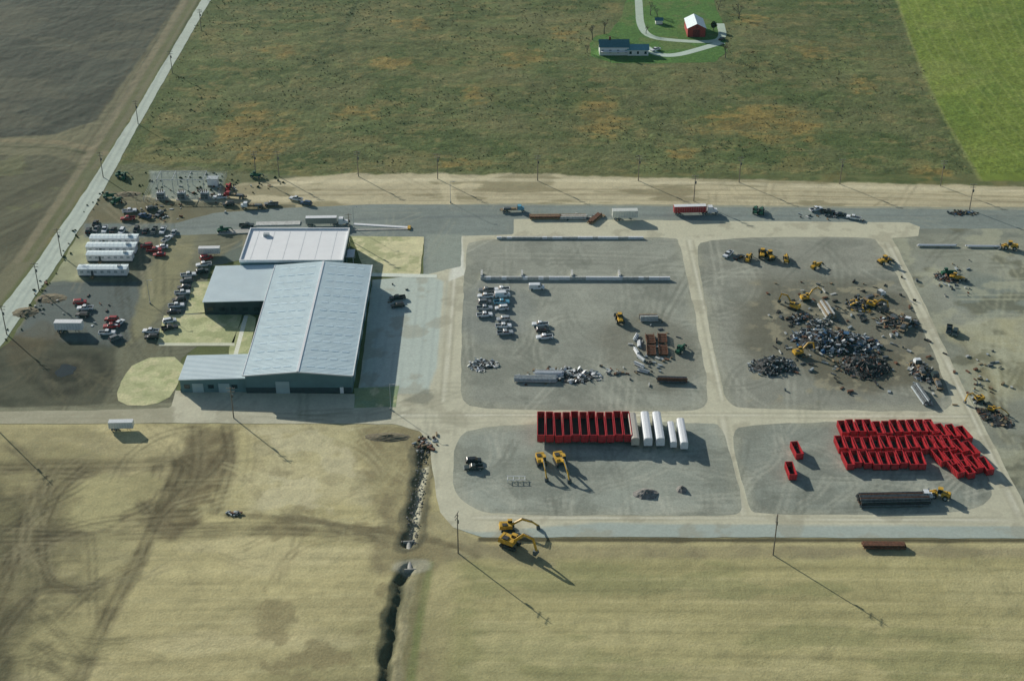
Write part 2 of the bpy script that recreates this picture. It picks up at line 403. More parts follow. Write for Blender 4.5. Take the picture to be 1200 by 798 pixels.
P.spots([(560,-10),(1060,-10),(1110,190),(560,190)],C(90,89,60),14,.5,.4,29,soft=.15)
for (u,v,rx,ry) in [(895,146,22,15),(288,148,15,19),(700,135,9,20),(540,192,8,4),(1085,203,9,5),(330,60,8,10),(460,75,11,8),(660,40,6,8),(300,180,8,7),(800,180,6,4),(880,25,7,9),(1010,100,7,9),(610,65,8,12),(930,150,10,7),(420,130,8,7),(560,110,6,8),(480,30,9,8),(950,60,7,9)]:
    P.blob(u,v,rx,ry,C(122,104,58),.75,jit=1.3,soft=.9,seed=int(u),sp=.8);P.blob(u+4,v,rx*.7,ry*.6,C(86,78,46),.6,jit=1.2,soft=.6,seed=int(u)+5,sp=.8)
for k in range(16):
    v0=10+k*13; P.line([(300+random.uniform(-60,60),v0+25),(700,v0+random.uniform(-8,8)),(1080,v0+random.uniform(-10,10))],random.uniform(1.2,2.6),C(96,97,64),.3,nz=.9,seed=k)
for k in range(7):
    P.line([(330-k*12,205),(380-k*6,100),(420,0)],1.4,C(56,66,40),.5,nz=.8,seed=k)
P.twin([(330,200),(500,186),(760,190),(1000,205),(1120,212)],2.2,1,C(98,97,62),.5)
GF=[(1034,-60),(1060,30),(1085,95),(1112,150),(1150,212),(1700,215),(1700,-60)]
P.poly(GF,C(94,105,46),1,2,1.5);P.mul(GF,.16,22,4);P.mul(GF,.14,4,5);P.mul(GF,.12,2,5,stretch=(20,1),ang=-1.0,o=2)
P.spots(GF,C(80,97,42),24,.5,.5,6,soft=.2);P.spots(GF,C(108,112,60),18,.54,.45,16,soft=.2)
for k in range(9): P.twin([(1060+k*28,-20),(1090+k*28,60),(1150+k*30,140),(1215+k*30,200)],2.6,1,C(114,121,64),.55,nz=.3)
P.line([(1034,-60),(1060,30),(1085,95),(1112,150),(1150,212)],1.5,C(116,117,72),.6)
FL=[(-900,-200),(330,-200),(262,-60),(232,0),(150,142),(98,222),(40,306),(-12,372),(-400,760),(-900,600)]
P.poly(FL,C(96,93,70),1,2,.5)
F1=[(-900,-200),(300,-200),(212,0),(155,80),(115,140),(66,158),(-10,163),(-900,170)]
P.poly(F1,C(63,65,54),1,2,1.5);P.mul(F1,.24,22,3);P.mul(F1,.34,2.2,5,stretch=(25,1),ang=1.05,o=2);P.spots(F1,C(80,79,63),16,.53,.55,3,stretch=2)
P.line([(-60,12),(100,8),(190,6)],2,C(82,85,70),.6);P.line([(-60,60),(80,52),(165,50)],3,C(82,85,70),.4);P.line([(-60,112),(60,104),(140,100)],2,C(82,85,70),.4)
for k in range(9): P.line([(150-k*26,150),(200-k*24,60),(250-k*22,-30)],1,C(50,51,44),.5,nz=.5,seed=k)
P.line([(-100,166),(60,164),(110,176),(125,180)],4,C(114,104,78),.7);P.line([(-100,172),(60,172),(100,180)],1.5,C(56,62,40),.7)
F2=[(-900,182),(60,182),(92,192),(70,228),(18,300),(-20,340),(-500,560),(-900,600)]
P.poly(F2,C(78,77,59),1,2,1);P.mul(F2,.22,20,3);P.mul(F2,.32,2.2,6,stretch=(25,1),ang=1.0,o=2);P.spots(F2,C(92,93,62),15,.53,.5,8)
for pl in ([(226,0),(148,128),(92,215),(30,306)],):
    P.line(pl,2.5,C(80,84,53),.7); P.line([(p[0]-9,p[1]) for p in pl],3,C(116,107,84),.6)
    P.twin([(p[0]-22,p[1]) for p in pl],2.2,1,C(72,68,52),.5)
P.line([(254,0),(172,150),(128,225),(104,262)],4,C(72,80,46),.8)
DB=[(160,232),(330,210),(420,204),(620,204),(820,210),(1000,214),(1200,219),(1700,228),(1700,262),(300,262),(100,262)]
P.poly([(100,200),(160,192),(345,206),(345,245),(100,250)],C(86,88,62),1,3,3,nz=.3)
P.poly(DB,C(156,146,114),1,2,2.5);P.mul(DB,.15,10,3,stretch=(4,1));P.mul(DB,.16,3,6,stretch=(5,1));P.spots(DB,C(106,99,72),7,.53,.7,9,stretch=4)
P.line([(340,214),(620,209),(1250,226)],3,C(180,170,136),.6)
P.twin([(350,226),(700,224),(1000,228),(1250,236)],2.4,1.1,C(118,107,80),.7);P.twin([(450,233),(700,231),(900,235),(1250,241)],2.4,1.1,C(124,114,90),.6);tracks(P,[(360,212),(1200,236)],24,C(118,109,84),.5,71,1)
P.line([(520,205),(523,222),(530,238)],5,C(174,163,128),.6)
P.poly([(175,200),(262,203),(258,236),(178,232)],C(112,118,105),.9,1.5,.6)
BF=[(-3000,-6000),(3000,-6000),(3000,357),(-3000,357)]
P.poly(BF,C(149,139,98),1,1.5,.5,world=True)
P.mul(BF,.14,30,3,world=True);P.mul(BF,.13,7,5,world=True);P.mul(BF,.17,1.8,7,stretch=(22,1),world=True,o=3)
P.spots(BF,C(118,112,77),24,.51,.6,31,True,stretch=2,soft=.16);P.spots(BF,C(168,157,116),16,.56,.45,33,True,stretch=3,soft=.12)
BR=[(540,655),(1300,650),(1300,1000),(500,1000)]
P.poly(BR,C(132,125,84),.6,5,3);P.mul(BR,.16,1.6,9,stretch=(40,1),ang=-.02,o=2)
P.spots(BR,C(112,112,74),10,.54,.45,41,stretch=3);P.spots(BR,C(154,145,103),18,.55,.45,42,stretch=2)
for k in range(12): P.line([(560,668+k*12),(900,664+k*13+random.uniform(-2,2)),(1260,668+k*14)],.9,C(164,153,109) if k%2 else C(106,101,70),.45,nz=.6,seed=k)
P.poly([(520,636),(1300,640),(1300,652),(520,655)],C(110,102,78),.7,2,1.5,nz=.5)
P.poly([(560,629),(1300,631),(1300,636),(560,635)],C(62,58,44),.9,1,.5)
for k in range(16): P.line([(-100,600+k*16),(200,596+k*15+random.uniform(-3,3)),(440,598+k*14)],1.1,C(164,155,112) if k%2 else C(110,104,74),.4,nz=.7,seed=k+40)
P.poly([(415,500),(470,498),(500,510),(512,540),(505,600),(530,640),(500,672),(430,672),(440,600),(425,540)],C(110,101,74),.85,4,4,nz=.4)
P.spots([(300,500),(500,500),(500,798),(300,798)],C(114,104,74),8,.54,.65,23)
P.poly([(228,500),(282,502),(264,560),(242,610),(205,628),(180,605),(212,550)],C(84,75,54),.9,4,7,nz=.35)
P.poly([(-400,560),(30,572),(66,600),(70,660),(56,720),(30,800),(-40,1000),(-500,1000)],C(72,69,50),.9,5,8,nz=.35)
P.poly([(60,590),(110,620),(160,640),(80,730),(40,700)],C(100,94,67),.8,4,7,nz=.6)
P.poly([(-20,540),(120,545),(215,560),(190,600),(60,600),(-20,580)],C(98,91,66),.65,4,6,nz=.6)
P.poly([(-20,500),(110,506),(200,530),(190,545),(60,545),(-20,540)],C(122,114,82),.7,4,4,nz=.5)
P.poly([(300,500),(410,500),(430,590),(290,600)],C(164,155,118),.5,5,5,nz=.4)
dk=C(78,71,50); lt=C(160,152,112)
for pl,wd,op in [([(-30,548),(50,546),(150,545),(220,542)],7,.85),([(210,545),(190,590),(165,650),(120,730),(85,810)],4.5,.9),([(230,600),(150,605),(80,622),(20,650),(-20,690)],6,.7),
  ([(60,560),(30,600),(15,660),(-10,720)],5,.7),([(100,548),(60,580),(45,640),(60,690),(110,690),(160,660)],3.5,.6),([(145,560),(200,575),(240,560),(270,520)],5,.6),([(0,618),(120,622),(300,612),(460,622)],2.2,.5),([(0,632),(200,628),(330,620),(470,634)],1.8,.4),
  ([(10,520),(60,560),(110,555)],4.5,.5),([(230,500),(232,560),(190,600)],6,.6),([(265,500),(272,540),(250,600)],4,.6),([(0,740),(40,690),(90,690)],3.5,.6),([(185,545),(178,590),(130,610),(60,612)],3,.6),([(40,560),(75,548),(150,572),(172,600)],2.4,.5)]:
    P.line(pl,wd,dk,op*.75,soft=2,jit=1.6,nz=.5); P.twin(pl,2.6,.9,C(60,55,41),.5,nz=.5); P.twin([(a+5,b+3) for a,b in pl],2.4,.8,C(120,112,84),.4,nz=.5)
P.blob(118,588,9,13,C(146,138,97),.85,jit=.6);P.blob(165,572,5,7,C(136,128,90),.8,jit=.6);P.blob(128,648,7,9,C(138,130,92),.7,jit=.6);P.blob(70,755,11,11,C(134,126,88),.7,jit=.6);
tracks(P,[(180,500),(480,640)],34,C(110,101,74),.5,61,.1,axis=False);tracks(P,[(-40,560),(160,798)],34,C(56,53,40),.42,62,.2,axis=False);tracks(P,[(280,500),(480,640)],26,lt,.5,63,.2,axis=False);tracks(P,[(0,500),(200,700)],26,C(126,118,88),.45,65,.2,axis=False)
P.spots([(290,500),(430,500),(440,600),(300,600)],C(170,161,125),9,.52,.5,24)
P.line([(268,603),(350,608),(450,622),(540,640),(560,650)],2.4,C(88,80,58),.8)
for k in range(5): P.line([(330+k*12,602+k),(400,612+k*5),(455,640-k*6)],1.0,C(98,90,66),.6,seed=k)
tracks(P,[(480,640),(1200,798)],12,C(106,100,72),.35,64,.9,axis=False)
P.poly([(466,655),(500,655),(500,700),(480,800),(476,1000),(430,1000),(440,800),(458,700)],C(102,97,68),.8,3,2)
P.line([(505,660),(492,720),(480,810)],2,C(94,102,60),.7)
P.line([(560,640),(640,660),(610,640)],3,C(100,94,70),.6);P.line([(515,605),(545,640),(600,650),(640,662)],5,C(120,112,84),.7)
CR1=[(500,518),(494,532),(497,548),(489,566),(492,582),(483,604),(485,620),(477,638)];CR2=[(480,664),(469,684),(470,700),(460,720),(463,744),(453,768),(456,790),(446,830)]
P.line(CR1,7,C(78,75,58),.9,nz=.3,jit=1.5);P.line([(498,548),(493,570),(490,590),(482,634)],1.8,C(182,178,152),.7,nz=.6)
P.line(CR2,6,C(60,61,46),.95,nz=.2,jit=1.5);P.line([(a+11,b) for a,b in CR2],2.5,C(146,137,103),.6);P.blob(484,663,5,3,C(140,135,112),.7)
# relief
fin=(abs(X)<325)&(Y>230)&(Y<825); ii=np.nonzero(fin)[0]
x,y=X[ii],Y[ii]; d=np.full(len(ii),1e9)
for w in SHEETS:
    j=np.nonzero((x>w[:,0].min()-8)&(x<w[:,0].max()+8)&(y>w[:,1].min()-8)&(y<w[:,1].max()+8))[0]
    if len(j)==0: continue
    dd=segdist(x[j],y[j],w,True); dd=np.where(pip(x[j],y[j],w),0,dd); d[j]=np.minimum(d[j],dd)
k=sst((d-1.5)/6)
z=(fbm(x,y,5,51)-.5)*.5+(fbm(x,y,1.8,52,2)-.5)*.2+(fbm(x,y,40,53,2)-.5)*.6
rough=np.where(y>533,1.1,.42); P.Z[ii]=z*k*rough-.02
P.dig(CR1,2.0,1.3,3.0);P.dig(CR2,1.4,1.5,2.6)
nx=len(xs);ny=len(ys);idx=np.arange(nx*ny).reshape(ny,nx)
q=np.stack([idx[:-1,:-1],idx[:-1,1:],idx[1:,1:],idx[1:,:-1]],-1).reshape(-1,4)
gme=add_mesh_np('ground',np.stack([X,Y,P.Z],1),q,P.C,GM);gme.materials.append(GMS)
fx,fy=X[q[:,0]],Y[q[:,0]]
soilm=(fy<533)|pip(fx,fy,GP(FL)); gme.polygons.foreach_set('material_index',soilm.astype(np.int32))
obj('ground',gme)

def tufts(name,region,n,hmin,hmax,key,seed):
    rs=np.random.RandomState(seed); w=GP(region); lo=w.min(0);hi=w.max(0)
    x=rs.uniform(lo[0],hi[0],n*3);y=rs.uniform(lo[1],hi[1],n*3)
    keep=pip(x,y,w)&(fbm(x,y,18,9)+rs.rand(n*3)*.35>.62); 
    fl=GP([(690,40),(740,-25),(840,-25),(856,80),(690,80)]); keep&=~pip(x,y,fl)
    x=x[keep][:n];y=y[keep][:n]
    V=[];Fa=[]
    for a,b in zip(x,y):
        h=rs.uniform(hmin,hmax)
        for t in range(3):
            th=rs.uniform(0,6.28);r=h*.8;o=len(V);dx,dy=math.cos(th)*r,math.sin(th)*r;jx,jy=rs.uniform(-.3,.3,2)
            V+=[(a-dx+jx,b-dy+jy,-.1),(a+dx+jx,b+dy+jy,-.1),(a+dx*.5+jx,b+dy*.5+jy,h),(a-dx*.6+jx,b-dy*.6+jy,h*.8)];Fa.append((o,o+1,o+2,o+3))
    me=bpy.data.meshes.new(name);me.from_pydata(V,[],Fa);me.materials.append(MT[key]);obj(name,me)
mk('weed',(.15,.135,.07),.95,var=.3,sc=.05)
mk('weedgreen',(.075,.09,.035),.95,var=.4,sc=.05)
tufts('meadow_weeds',[(240,0),(1040,-10),(1140,205),(600,200),(340,203),(150,190)],5000,.15,.32,'weed',1)
tufts('roadside_weeds',[(0,400),(110,230),(160,200),(340,205),(330,225),(120,236),(20,420)],300,.3,.7,'weedgreen',3)

# ---------- vehicles ----------
def wheels(m,xs_,y,r,w=.25,k='tire'):
    for x_ in xs_:
        for s_ in(-1,1):
            m.cyl((x_,s_*(y-w),r),(x_,s_*y,r),r,k,10); m.cyl((x_,s_*y,r),(x_,s_*(y+.01),r),r*.55,'galv',8)
def body(m,pr,hw,k='paint',tuck=.08):
    n=len(pr); lo=min(p[1] for p in pr);hi=max(p[1] for p in pr)
    vs=[]
    for s_ in(-1,1):
        for p in pr: vs.append((p[0],s_*(hw-tuck*((p[1]-lo)/(hi-lo))**2),p[1]))
    fs=[(i,(i+1)%n,n+(i+1)%n,n+i) for i in range(n)]+[tuple(range(n-1,-1,-1)),tuple(range(n,2*n))]
    m.add(vs,fs,k)
def frust(m,x0,x1,X0,X1,w0,w1,z0,z1,k):
    m.add([(x0,-w0,z0),(x1,-w0,z0),(x1,w0,z0),(x0,w0,z0),(X0,-w1,z1),(X1,-w1,z1),(X1,w1,z1),(X0,w1,z1)],[(0,3,2,1),(4,5,6,7),(0,1,5,4),(1,2,6,5),(2,3,7,6),(3,0,4,7)],k)
def lights(m,xf,xb,y,z):
    for s_ in(-1,1):
        m.box((xf,s_*y,z),(.06,.35,.16),'galv'); m.box((xb,s_*y,z+.05),(.06,.3,.18),'red')
def car():
    m=M(); body(m,[(-2.35,.28),(2.3,.28),(2.4,.55),(2.28,.74),(1.05,.92),(-1.55,.97),(-2.3,.92),(-2.4,.55)],.9)
    frust(m,-1.75,1.1,-1.15,.4,.82,.62,.93,1.4,'glass'); frust(m,-1.18,.43,-1.05,.3,.64,.56,1.395,1.46,'paint')
    for s_ in(-1,1): m.beam((-.35,s_*.81,.95),(-.35,s_*.63,1.41),.08,.06,'paint'); m.box((.75,s_*.98,.98),(.16,.14,.12),'paint')
    wheels(m,(-1.45,1.45),.92,.33);lights(m,2.38,-2.38,.65,.62);m.box((2.4,0,.4),(.06,1.5,.14),'dark'); return m.mesh('car')
def suv():
    m=M(); body(m,[(-2.35,.32),(2.3,.32),(2.4,.7),(2.25,.98),(1.2,1.08),(-2.3,1.1),(-2.42,.7)],.94)
    frust(m,-2.25,1.25,-2.0,.6,.87,.7,1.07,1.65,'glass'); frust(m,-2.05,.62,-1.9,.5,.73,.66,1.645,1.75,'paint')
    for xx in(-.3,-1.3):
        for s_ in(-1,1): m.beam((xx,s_*.87,1.08),(xx,s_*.71,1.66),.1,.06,'paint')
    wheels(m,(-1.45,1.5),.96,.38);lights(m,2.38,-2.4,.7,.8); return m.mesh('suv')
def pickup():
    m=M(); body(m,[(-2.85,.4),(2.75,.4),(2.85,.8),(2.7,1.05),(1.3,1.14),(-.75,1.14),(-.75,.72),(-2.85,.72)],.97)
    for s_ in(-1,1): m.box((-1.8,s_*.92,.94),(2.1,.1,.42),'paint')
    m.box((-2.82,0,.94),(.1,1.74,.42),'paint');m.box((-1.8,0,.75),(1.96,1.7,.05),'dark')
    frust(m,-.72,1.3,-.5,.65,.88,.72,1.13,1.7,'glass');frust(m,-.56,.68,-.45,.55,.75,.68,1.695,1.79,'paint')
    for s_ in(-1,1): m.beam((.25,s_*.87,1.14),(.2,s_*.73,1.71),.1,.06,'paint')
    wheels(m,(-1.9,1.75),.99,.4);lights(m,2.84,-2.87,.75,.8);m.box((2.88,0,.52),(.1,1.7,.18),'galv');return m.mesh('pickup_truck')
def van():
    m=M(); body(m,[(-2.8,.35),(2.7,.35),(2.8,.8),(2.6,1.1),(1.9,1.3),(1.3,2.1),(1.1,2.2),(-2.7,2.2),(-2.85,2.0)],1.0)
    m.add([(1.95,-.8,1.32),(1.95,.8,1.32),(1.38,.75,2.08),(1.38,-.75,2.08)],[(0,1,2,3)],'glass')
    for s_ in(-1,1): m.box((.9,s_*.985,1.6),(.9,.05,.45),'glass')
    wheels(m,(-1.8,1.8),1.0,.38);lights(m,2.78,-2.85,.75,.8);return m.mesh('van')
CAR,SUV,PICK,VAN=car(),suv(),pickup(),van()
KND={'c':('parked_car',CAR),'s':('parked_suv',SUV),'p':('pickup_truck',PICK),'v':('van',VAN)}
COLS={'w':(.76,.81,.83),'b':(.015,.02,.025),'g':(.16,.18,.19),'s':(.38,.43,.46),'r':(.34,.02,.025),'u':(.03,.08,.18),'t':(.3,.25,.17),'n':(.04,.06,.06),'l':(.12,.38,.52)}
def cars(s,deg,lst,jit=6):
    for e in lst:
        k,c,u,v=e[:4]; d=e[4] if len(e)>4 else deg
        n,me=KND[k]; place(n,me,u,v,d+(180 if random.random()<.4 else 0),COLS[c],jit=jit,sc=.95)
cars(0,90,[('s','b',104,272),('c','g',113,270),('p','w',123,271),('c','b',133,271),('s','w',143,273),('s','b',160,271),('c','b',171,272),('p','n',181,272),('p','w',191,272),('c','s',204,274),('c','b',112,263)])
cars(0,0,[('p','w',152,249,20),('p','u',170,255,150),('s','n',178,246,30),('p','r',150,258,10),('c','g',187,252,70)])
cars(0,0,[('p','w',258,233,10),('s','b',268,241,20),('p','w',347,235,-15),('s','u',359,240,-15),('p','g',318,241,5)])
cars(0,10,[('s','r',172,290),('p','r',181,295),('c','w',190,291),('c','r',187,300),('p','w',196,282,60)])
cars(0,15,[('p','w',221,324),('s','g',219,331),('c','b',216,338),('p','w',214,345),('s','b',210,353),('p','w',207,360),('c','b',204,367),('s','w',199,378),('p','b',199,386),('p','w',177,390,0),('s','b',178,397,0)],6)
cars(0,20,[('s','r',242,304),('p','w',239,312),('s','n',237,320),('p','n',289,266,0)])
cars(0,5,[('s','r',94,356),('p','w',100,363),('s','b',97,371),('s','r',131,376),('p','r',131,384),('p','w',126,392),('s','g',136,398,30),('c','w',140,380,70)],12)
cars(0,5,[('p','g',570,342),('p','w',569,349),('s','g',568,356),('p','s',568,363),('p','w',568,371),('p','w',588,341),('v','w',589,348),('p','l',588,356),('s','w',588,363),('s','s',590,376),('p','w',590,384),('p','s',592,392)],5)
cars(0,5,[('v','w',629,339),('p','w',633,382),('s','b',636,389),('p','w',638,397),('s','b',555,542),('p','n',555,550)],5)
cars(0,0,[('p','w',853,300,60),('c','b',866,303,40),('p','w',956,247,20),('p','b',970,250,-15),('c','b',985,253),('p','w',1000,257,-20),('p','b',1112,388,70),('s','n',1119,392,70)])
cars(0,0,[('p','b',466,351,10),('s','b',466,360,15)])
def semi(tr='paint',arch=False):
    m=M()
    m.box((0,0,.95),(13.5,1.0,.3),'dark'); m.box((0,0,2.55),(13.6,2.55,2.75),tr)
    m.box((0,0,3.95),(13.5,2.45,.06),'white')
    for i in range(14): 
        for s_ in(-1,1): m.box((-6.4+i*.98,s_*1.29,2.55),(.05,.04,2.6),'galv')
    wheels(m,(-5.7,-4.4),1.25,.5,.5); 
    for s_ in(-1,1): m.box((4,s_*.8,.6),(.15,.15,1.0),'steel')
    m.box((8.2,0,.8),(7.2,.95,.3),'dark');m.box((8.6,0,2.2),(2.2,2.45,2.5),'white',top=(.9,.94));m.box((10.6,0,1.5),(2.0,1.9,1.2),'white',top=(.9,.9))
    m.box((9.62,0,2.75),(.35,2.1,.8),'glass');wheels(m,(5.6,6.9),1.25,.5,.5);wheels(m,(11.0,),1.25,.5,.35);m.box((11.75,0,.8),(.2,2.3,.45),'galv')
    for s_ in(-1,1): m.cyl((7.35,s_*1.15,1),(7.35,s_*1.15,4.1),.1,'galv',6); m.cyl((7.8,s_*1.1,.75),(9.2,s_*1.1,.75),.32,'galv',8)
    return m.mesh('semi_trailer_truck')
SEMI=semi()
place('semi_trailer_truck',SEMI,377,264,2,(.32,.32,.3),sc=.85); place('semi_trailer_truck',SEMI,808,251,3,(.38,.02,.03),sc=.9)
def boxtrailer(L=14.6,arched=True,wheelsn=True):
    m=M(); hw=1.27
    pr=[(-hw,1.1),(hw,1.1),(hw,3.5),(hw*.8,3.85),(hw*.4,4.0),(-hw*.4,4.0),(-hw*.8,3.85),(-hw,3.5)] if arched else [(-hw,1.1),(hw,1.1),(hw,3.9),(-hw,3.9)]
    n=len(pr);vs=[(-L/2,p[0],p[1]) for p in pr]+[(L/2,p[0],p[1]) for p in pr]
    m.add(vs,[(i,(i+1)%n,n+(i+1)%n,n+i) for i in range(n)]+[tuple(range(n-1,-1,-1)),tuple(range(n,2*n))],'paint')
    m.box((0,0,.95),(L-.2,1,.28),'dark')
    for i in range(int(L)): 
        for s_ in(-1,1): m.box((-L/2+.5+i,s_*1.29,2.3),(.06,.05,2.3),'galv')
    wheels(m,(-L/2+1.2,-L/2+2.5),1.25,.5,.5)
    for s_ in(-1,1): m.box((L/2-2.5,s_*.8,.5),(.15,.15,.9),'steel')
    m.box((-L/2-.03,0,2.4),(.04,.06,2.3),'galv'); return m.mesh('box_trailer')
BT=boxtrailer();BTF=boxtrailer(9.5,False)
place('box_trailer',BTF,732,257,2,(.70,.73,.66));place('box_trailer',BTF,82,388,0,(.78,.81,.8),sc=.95);place('box_trailer',BTF,143,503,2,(.7,.75,.75),sc=.75);place('box_trailer',BTF,246,299,2,(.76,.78,.76),sc=.8)
def container(L,Wd,Hh,z0,ribs,name,wh=False,body='red'):
    m=M();t=.1
    m.box((0,0,z0+.08),(L,Wd-.02,.16),'darkred')
    for s_ in(-1,1):
        m.box((0,s_*(Wd/2-t/2),z0+.16+Hh/2),(L,t,Hh),body);m.box((0,s_*(Wd/2-t/2),z0+.2+Hh),(L+.1,t*2,.14),body)
        for i in range(ribs): m.box((-L/2+.4+i*(L-.8)/(ribs-1),s_*(Wd/2+.04),z0+.16+Hh/2),(.12,.08,Hh-.1),body)
        m.box((s_*(L/2-t/2),0,z0+.16+Hh/2),(t,Wd-.22,Hh),body);m.box((s_*(L/2-t/2),0,z0+.2+Hh),(t*2,Wd-.42,.13),body)
    m.box((0,0,z0+.19),(L-.3,Wd-.3,.06),'dark')
    if wh:
        wheels(m,(-L/2+1.2,-L/2+2.5),Wd/2,.5,.5); m.box((0,0,z0-.15),(L-.2,.9,.26),'dark')
        for s_ in(-1,1): m.box((L/2-2.5,s_*.8,.45),(.15,.15,.8),'steel')
    else:
        for s_ in(-1,1): m.box((0,s_*.5,z0-.08),(L-.1,.15,.16),'dark'); 
        for a in(-1,1):
            for s_ in(-1,1): m.cyl((a*(L/2-.5),s_*.6,.14),(a*(L/2-.5),s_*.8,.14),.14,'dark',8)
    return m.mesh(name)
OT=container(12.2,2.2,2.3,1.1,13,'open_top_trailer',True); RO=container(6.2,2.15,1.8,.2,8,'roll_off_container')
y0=G(0,508)[1]
for i in range(11):
    x=G(634,508)[0]+i*2.5; obj('open_top_trailer',OT,(x,y0+random.uniform(-.4,.4),.06),math.radians(-90+random.uniform(-.9,.9)))
for u,v,c,s_ in [(742,510,(.55,.52,.44),.9),(757,510,(.8,.84,.86),.95),(771,510,(.8,.84,.86),.95),(787,515,(.82,.85,.86),.72),(799,515,(.82,.85,.86),.85)]:
    place('box_trailer',BT,u,v,-90,c,sc=s_,jit=1)
for (u0,v0,n,dx) in [(987,507,11,0),(984,525,13,.4),(992,543,9,.2)]:
    x,y=G(u0,v0)
    for i in range(n): obj('roll_off_container',RO,(x+i*2.58+random.uniform(-.1,.1),y+random.uniform(-.6,.6)-dx*i*.05,.06),math.radians(93+random.uniform(-3,3)))
for (u0,v0,n) in [(1090,508,4),(1097,525,4),(1100,541,5),(1118,553,2)]:
    x,y=G(u0,v0)
    for i in range(n): obj('roll_off_container',RO,(x+i*3.0,y-i*.9+random.uniform(-.4,.4),.06),math.radians(105+random.uniform(-5,5)))
place('roll_off_container',RO,933,532,97);place('roll_off_container',RO,926,556,93)
# ---------- construction machines ----------
def excavator(pose=0):
    m=M()
    for s_ in(-1,1):
        pr=[(-2.1,.35),(-1.8,.05),(1.8,.05),(2.1,.35),(2.1,.6),(1.8,.92),(-1.8,.92),(-2.1,.6)]; m.prism(pr,s_*1.2-.3,s_*1.2+.3,'dark')
    m.box((0,0,.7),(2.2,1.9,.4),'steel'); m.cyl((0,0,.85),(0,0,1.15),.8,'dark',12)
    m.box((-.3,0,1.75),(3.2,2.6,1.15),'yellow');m.box((-2.1,0,1.75),(.9,2.6,1.3),'yellow',top=(.7,.92));m.box((-.9,-.5,2.42),(1.4,1.2,.25),'dark')
    m.box((.75,.8,2.3),(1.5,.98,1.55),'glass',top=(.85,.9));m.box((.72,.8,3.1),(1.4,.95,.08),'yellow')
    if pose==0: a,b,c,d=(1,-.1,1.9),(3.6,-.1,4.8),(6.0,-.1,4.6),(6.9,-.1,1.4)
    elif pose==1: a,b,c,d=(1,-.1,1.9),(4.2,-.1,3.8),(7.2,-.1,2.6),(9.2,-.1,.9)
    else: a,b,c,d=(1,-.1,1.9),(2.8,-.1,5.2),(5,-.1,6.4),(7.2,-.1,4.2)
    m.beam(a,b,.42,.65,'yellow');m.beam(b,c,.4,.55,'yellow');m.beam(c,d,.36,.45,'yellow')
    m.cyl((1.3,.25,1.7),tuple((Vector(b)+Vector((0,.3,-.2)))),.09,'galv',6);m.cyl((b[0],-.1,b[2]+.5),(c[0],-.1,c[2]+.4),.1,'galv',6)
    x,z=d[0],d[2]; m.prism([(x-.7,z+.1),(x+.1,z+.2),(x+.45,z-.5),(x+.1,z-1.1),(x-.7,z-1.1)],-.65,.45,'steel')
    return m.mesh('excavator')
def loader():
    m=M(); wheels(m,(-1.5,1.5),1.3,.75,.55)
    m.box((-1.5,0,1.5),(2.6,1.7,1.1),'yellow',top=(.92,.85));m.box((-2.75,0,1.2),(.3,1.8,.7),'dark');m.box((1.3,0,1.15),(1.8,1.3,.8),'yellow')
    m.box((.1,0,2.3),(1.4,1.35,1.5),'glass',top=(.88,.9));m.box((.1,0,3.08),(1.4,1.35,.1),'yellow')
    for s_ in(-1,1): m.beam((1.2,s_*.55,1.9),(3.3,s_*.55,.8),.2,.4,'yellow')
    m.prism([(3.0,.1),(4.3,.1),(4.3,.25),(3.5,.4),(3.4,1.3),(3.05,1.2)],-1.45,1.45,'steel');m.cyl((-1.8,.4,2),(-1.8,.4,2.7),.08,'dark',6)
    return m.mesh('wheel_loader')
def forklift(body='yellow'):
    m=M(); wheels(m,(-1.6,1.6),1.15,.6,.4);m.box((0,0,1.1),(4.2,1.5,.8),body);m.box((-.6,.45,1.95),(1.5,.85,1.2),'glass',top=(.85,.9));m.box((-.6,.45,2.6),(1.4,.85,.08),body)
    m.beam((-2.1,-.3,2.0),(3.2,-.3,1.5),.35,.4,body);m.beam((3.2,-.3,1.5),(3.5,-.3,.6),.3,.3,'steel');m.box((3.6,-.3,.8),(.1,1.3,.7),'dark')
    for s_ in(-.7,.1): m.box((4.3,s_,.25),(1.3,.12,.06),'steel')
    m.box((-2.3,0,1.0),(.5,1.5,.9),body); return m.mesh('telehandler')
EX=[excavator(i) for i in range(3)];WL=loader();TF=forklift();TG=forklift('green');TR=forklift('red')
for u,v,d,p,s_ in [(634,543,-80,1,.95),(656,543,-75,1,1.05),(595,621,5,1,.9),(598,640,-30,0,1.15),(930,362,140,0,.85),(936,416,20,0,.8),(1022,360,-30,0,.8),(1146,470,200,0,.7),(944,352,10,2,.75),(1162,482,-30,1,.55)]:
    place('excavator',EX[p],u,v,d,sc=s_)
for u,v,d in [(893,301,80),(902,303,100),(726,377,95),(1101,583,160),(1183,292,170),(1036,309,30)]: place('wheel_loader',WL,u,v,d)
for u,v,d,me in [(877,305,70,TF),(921,306,85,TF),(956,314,40,TF),(142,207,20,TG),(136,238,60,TG),(885,249,80,TG),(892,250,80,TG),(1110,322,10,TG),(1120,328,-20,TF),(145,209,100,TG),(262,272,20,TG),(268,222,90,TR),(300,208,0,TG),(797,412,60,TG),(128,232,20,TG)]:
    place('telehandler',me,u,v,d,sc=.9)
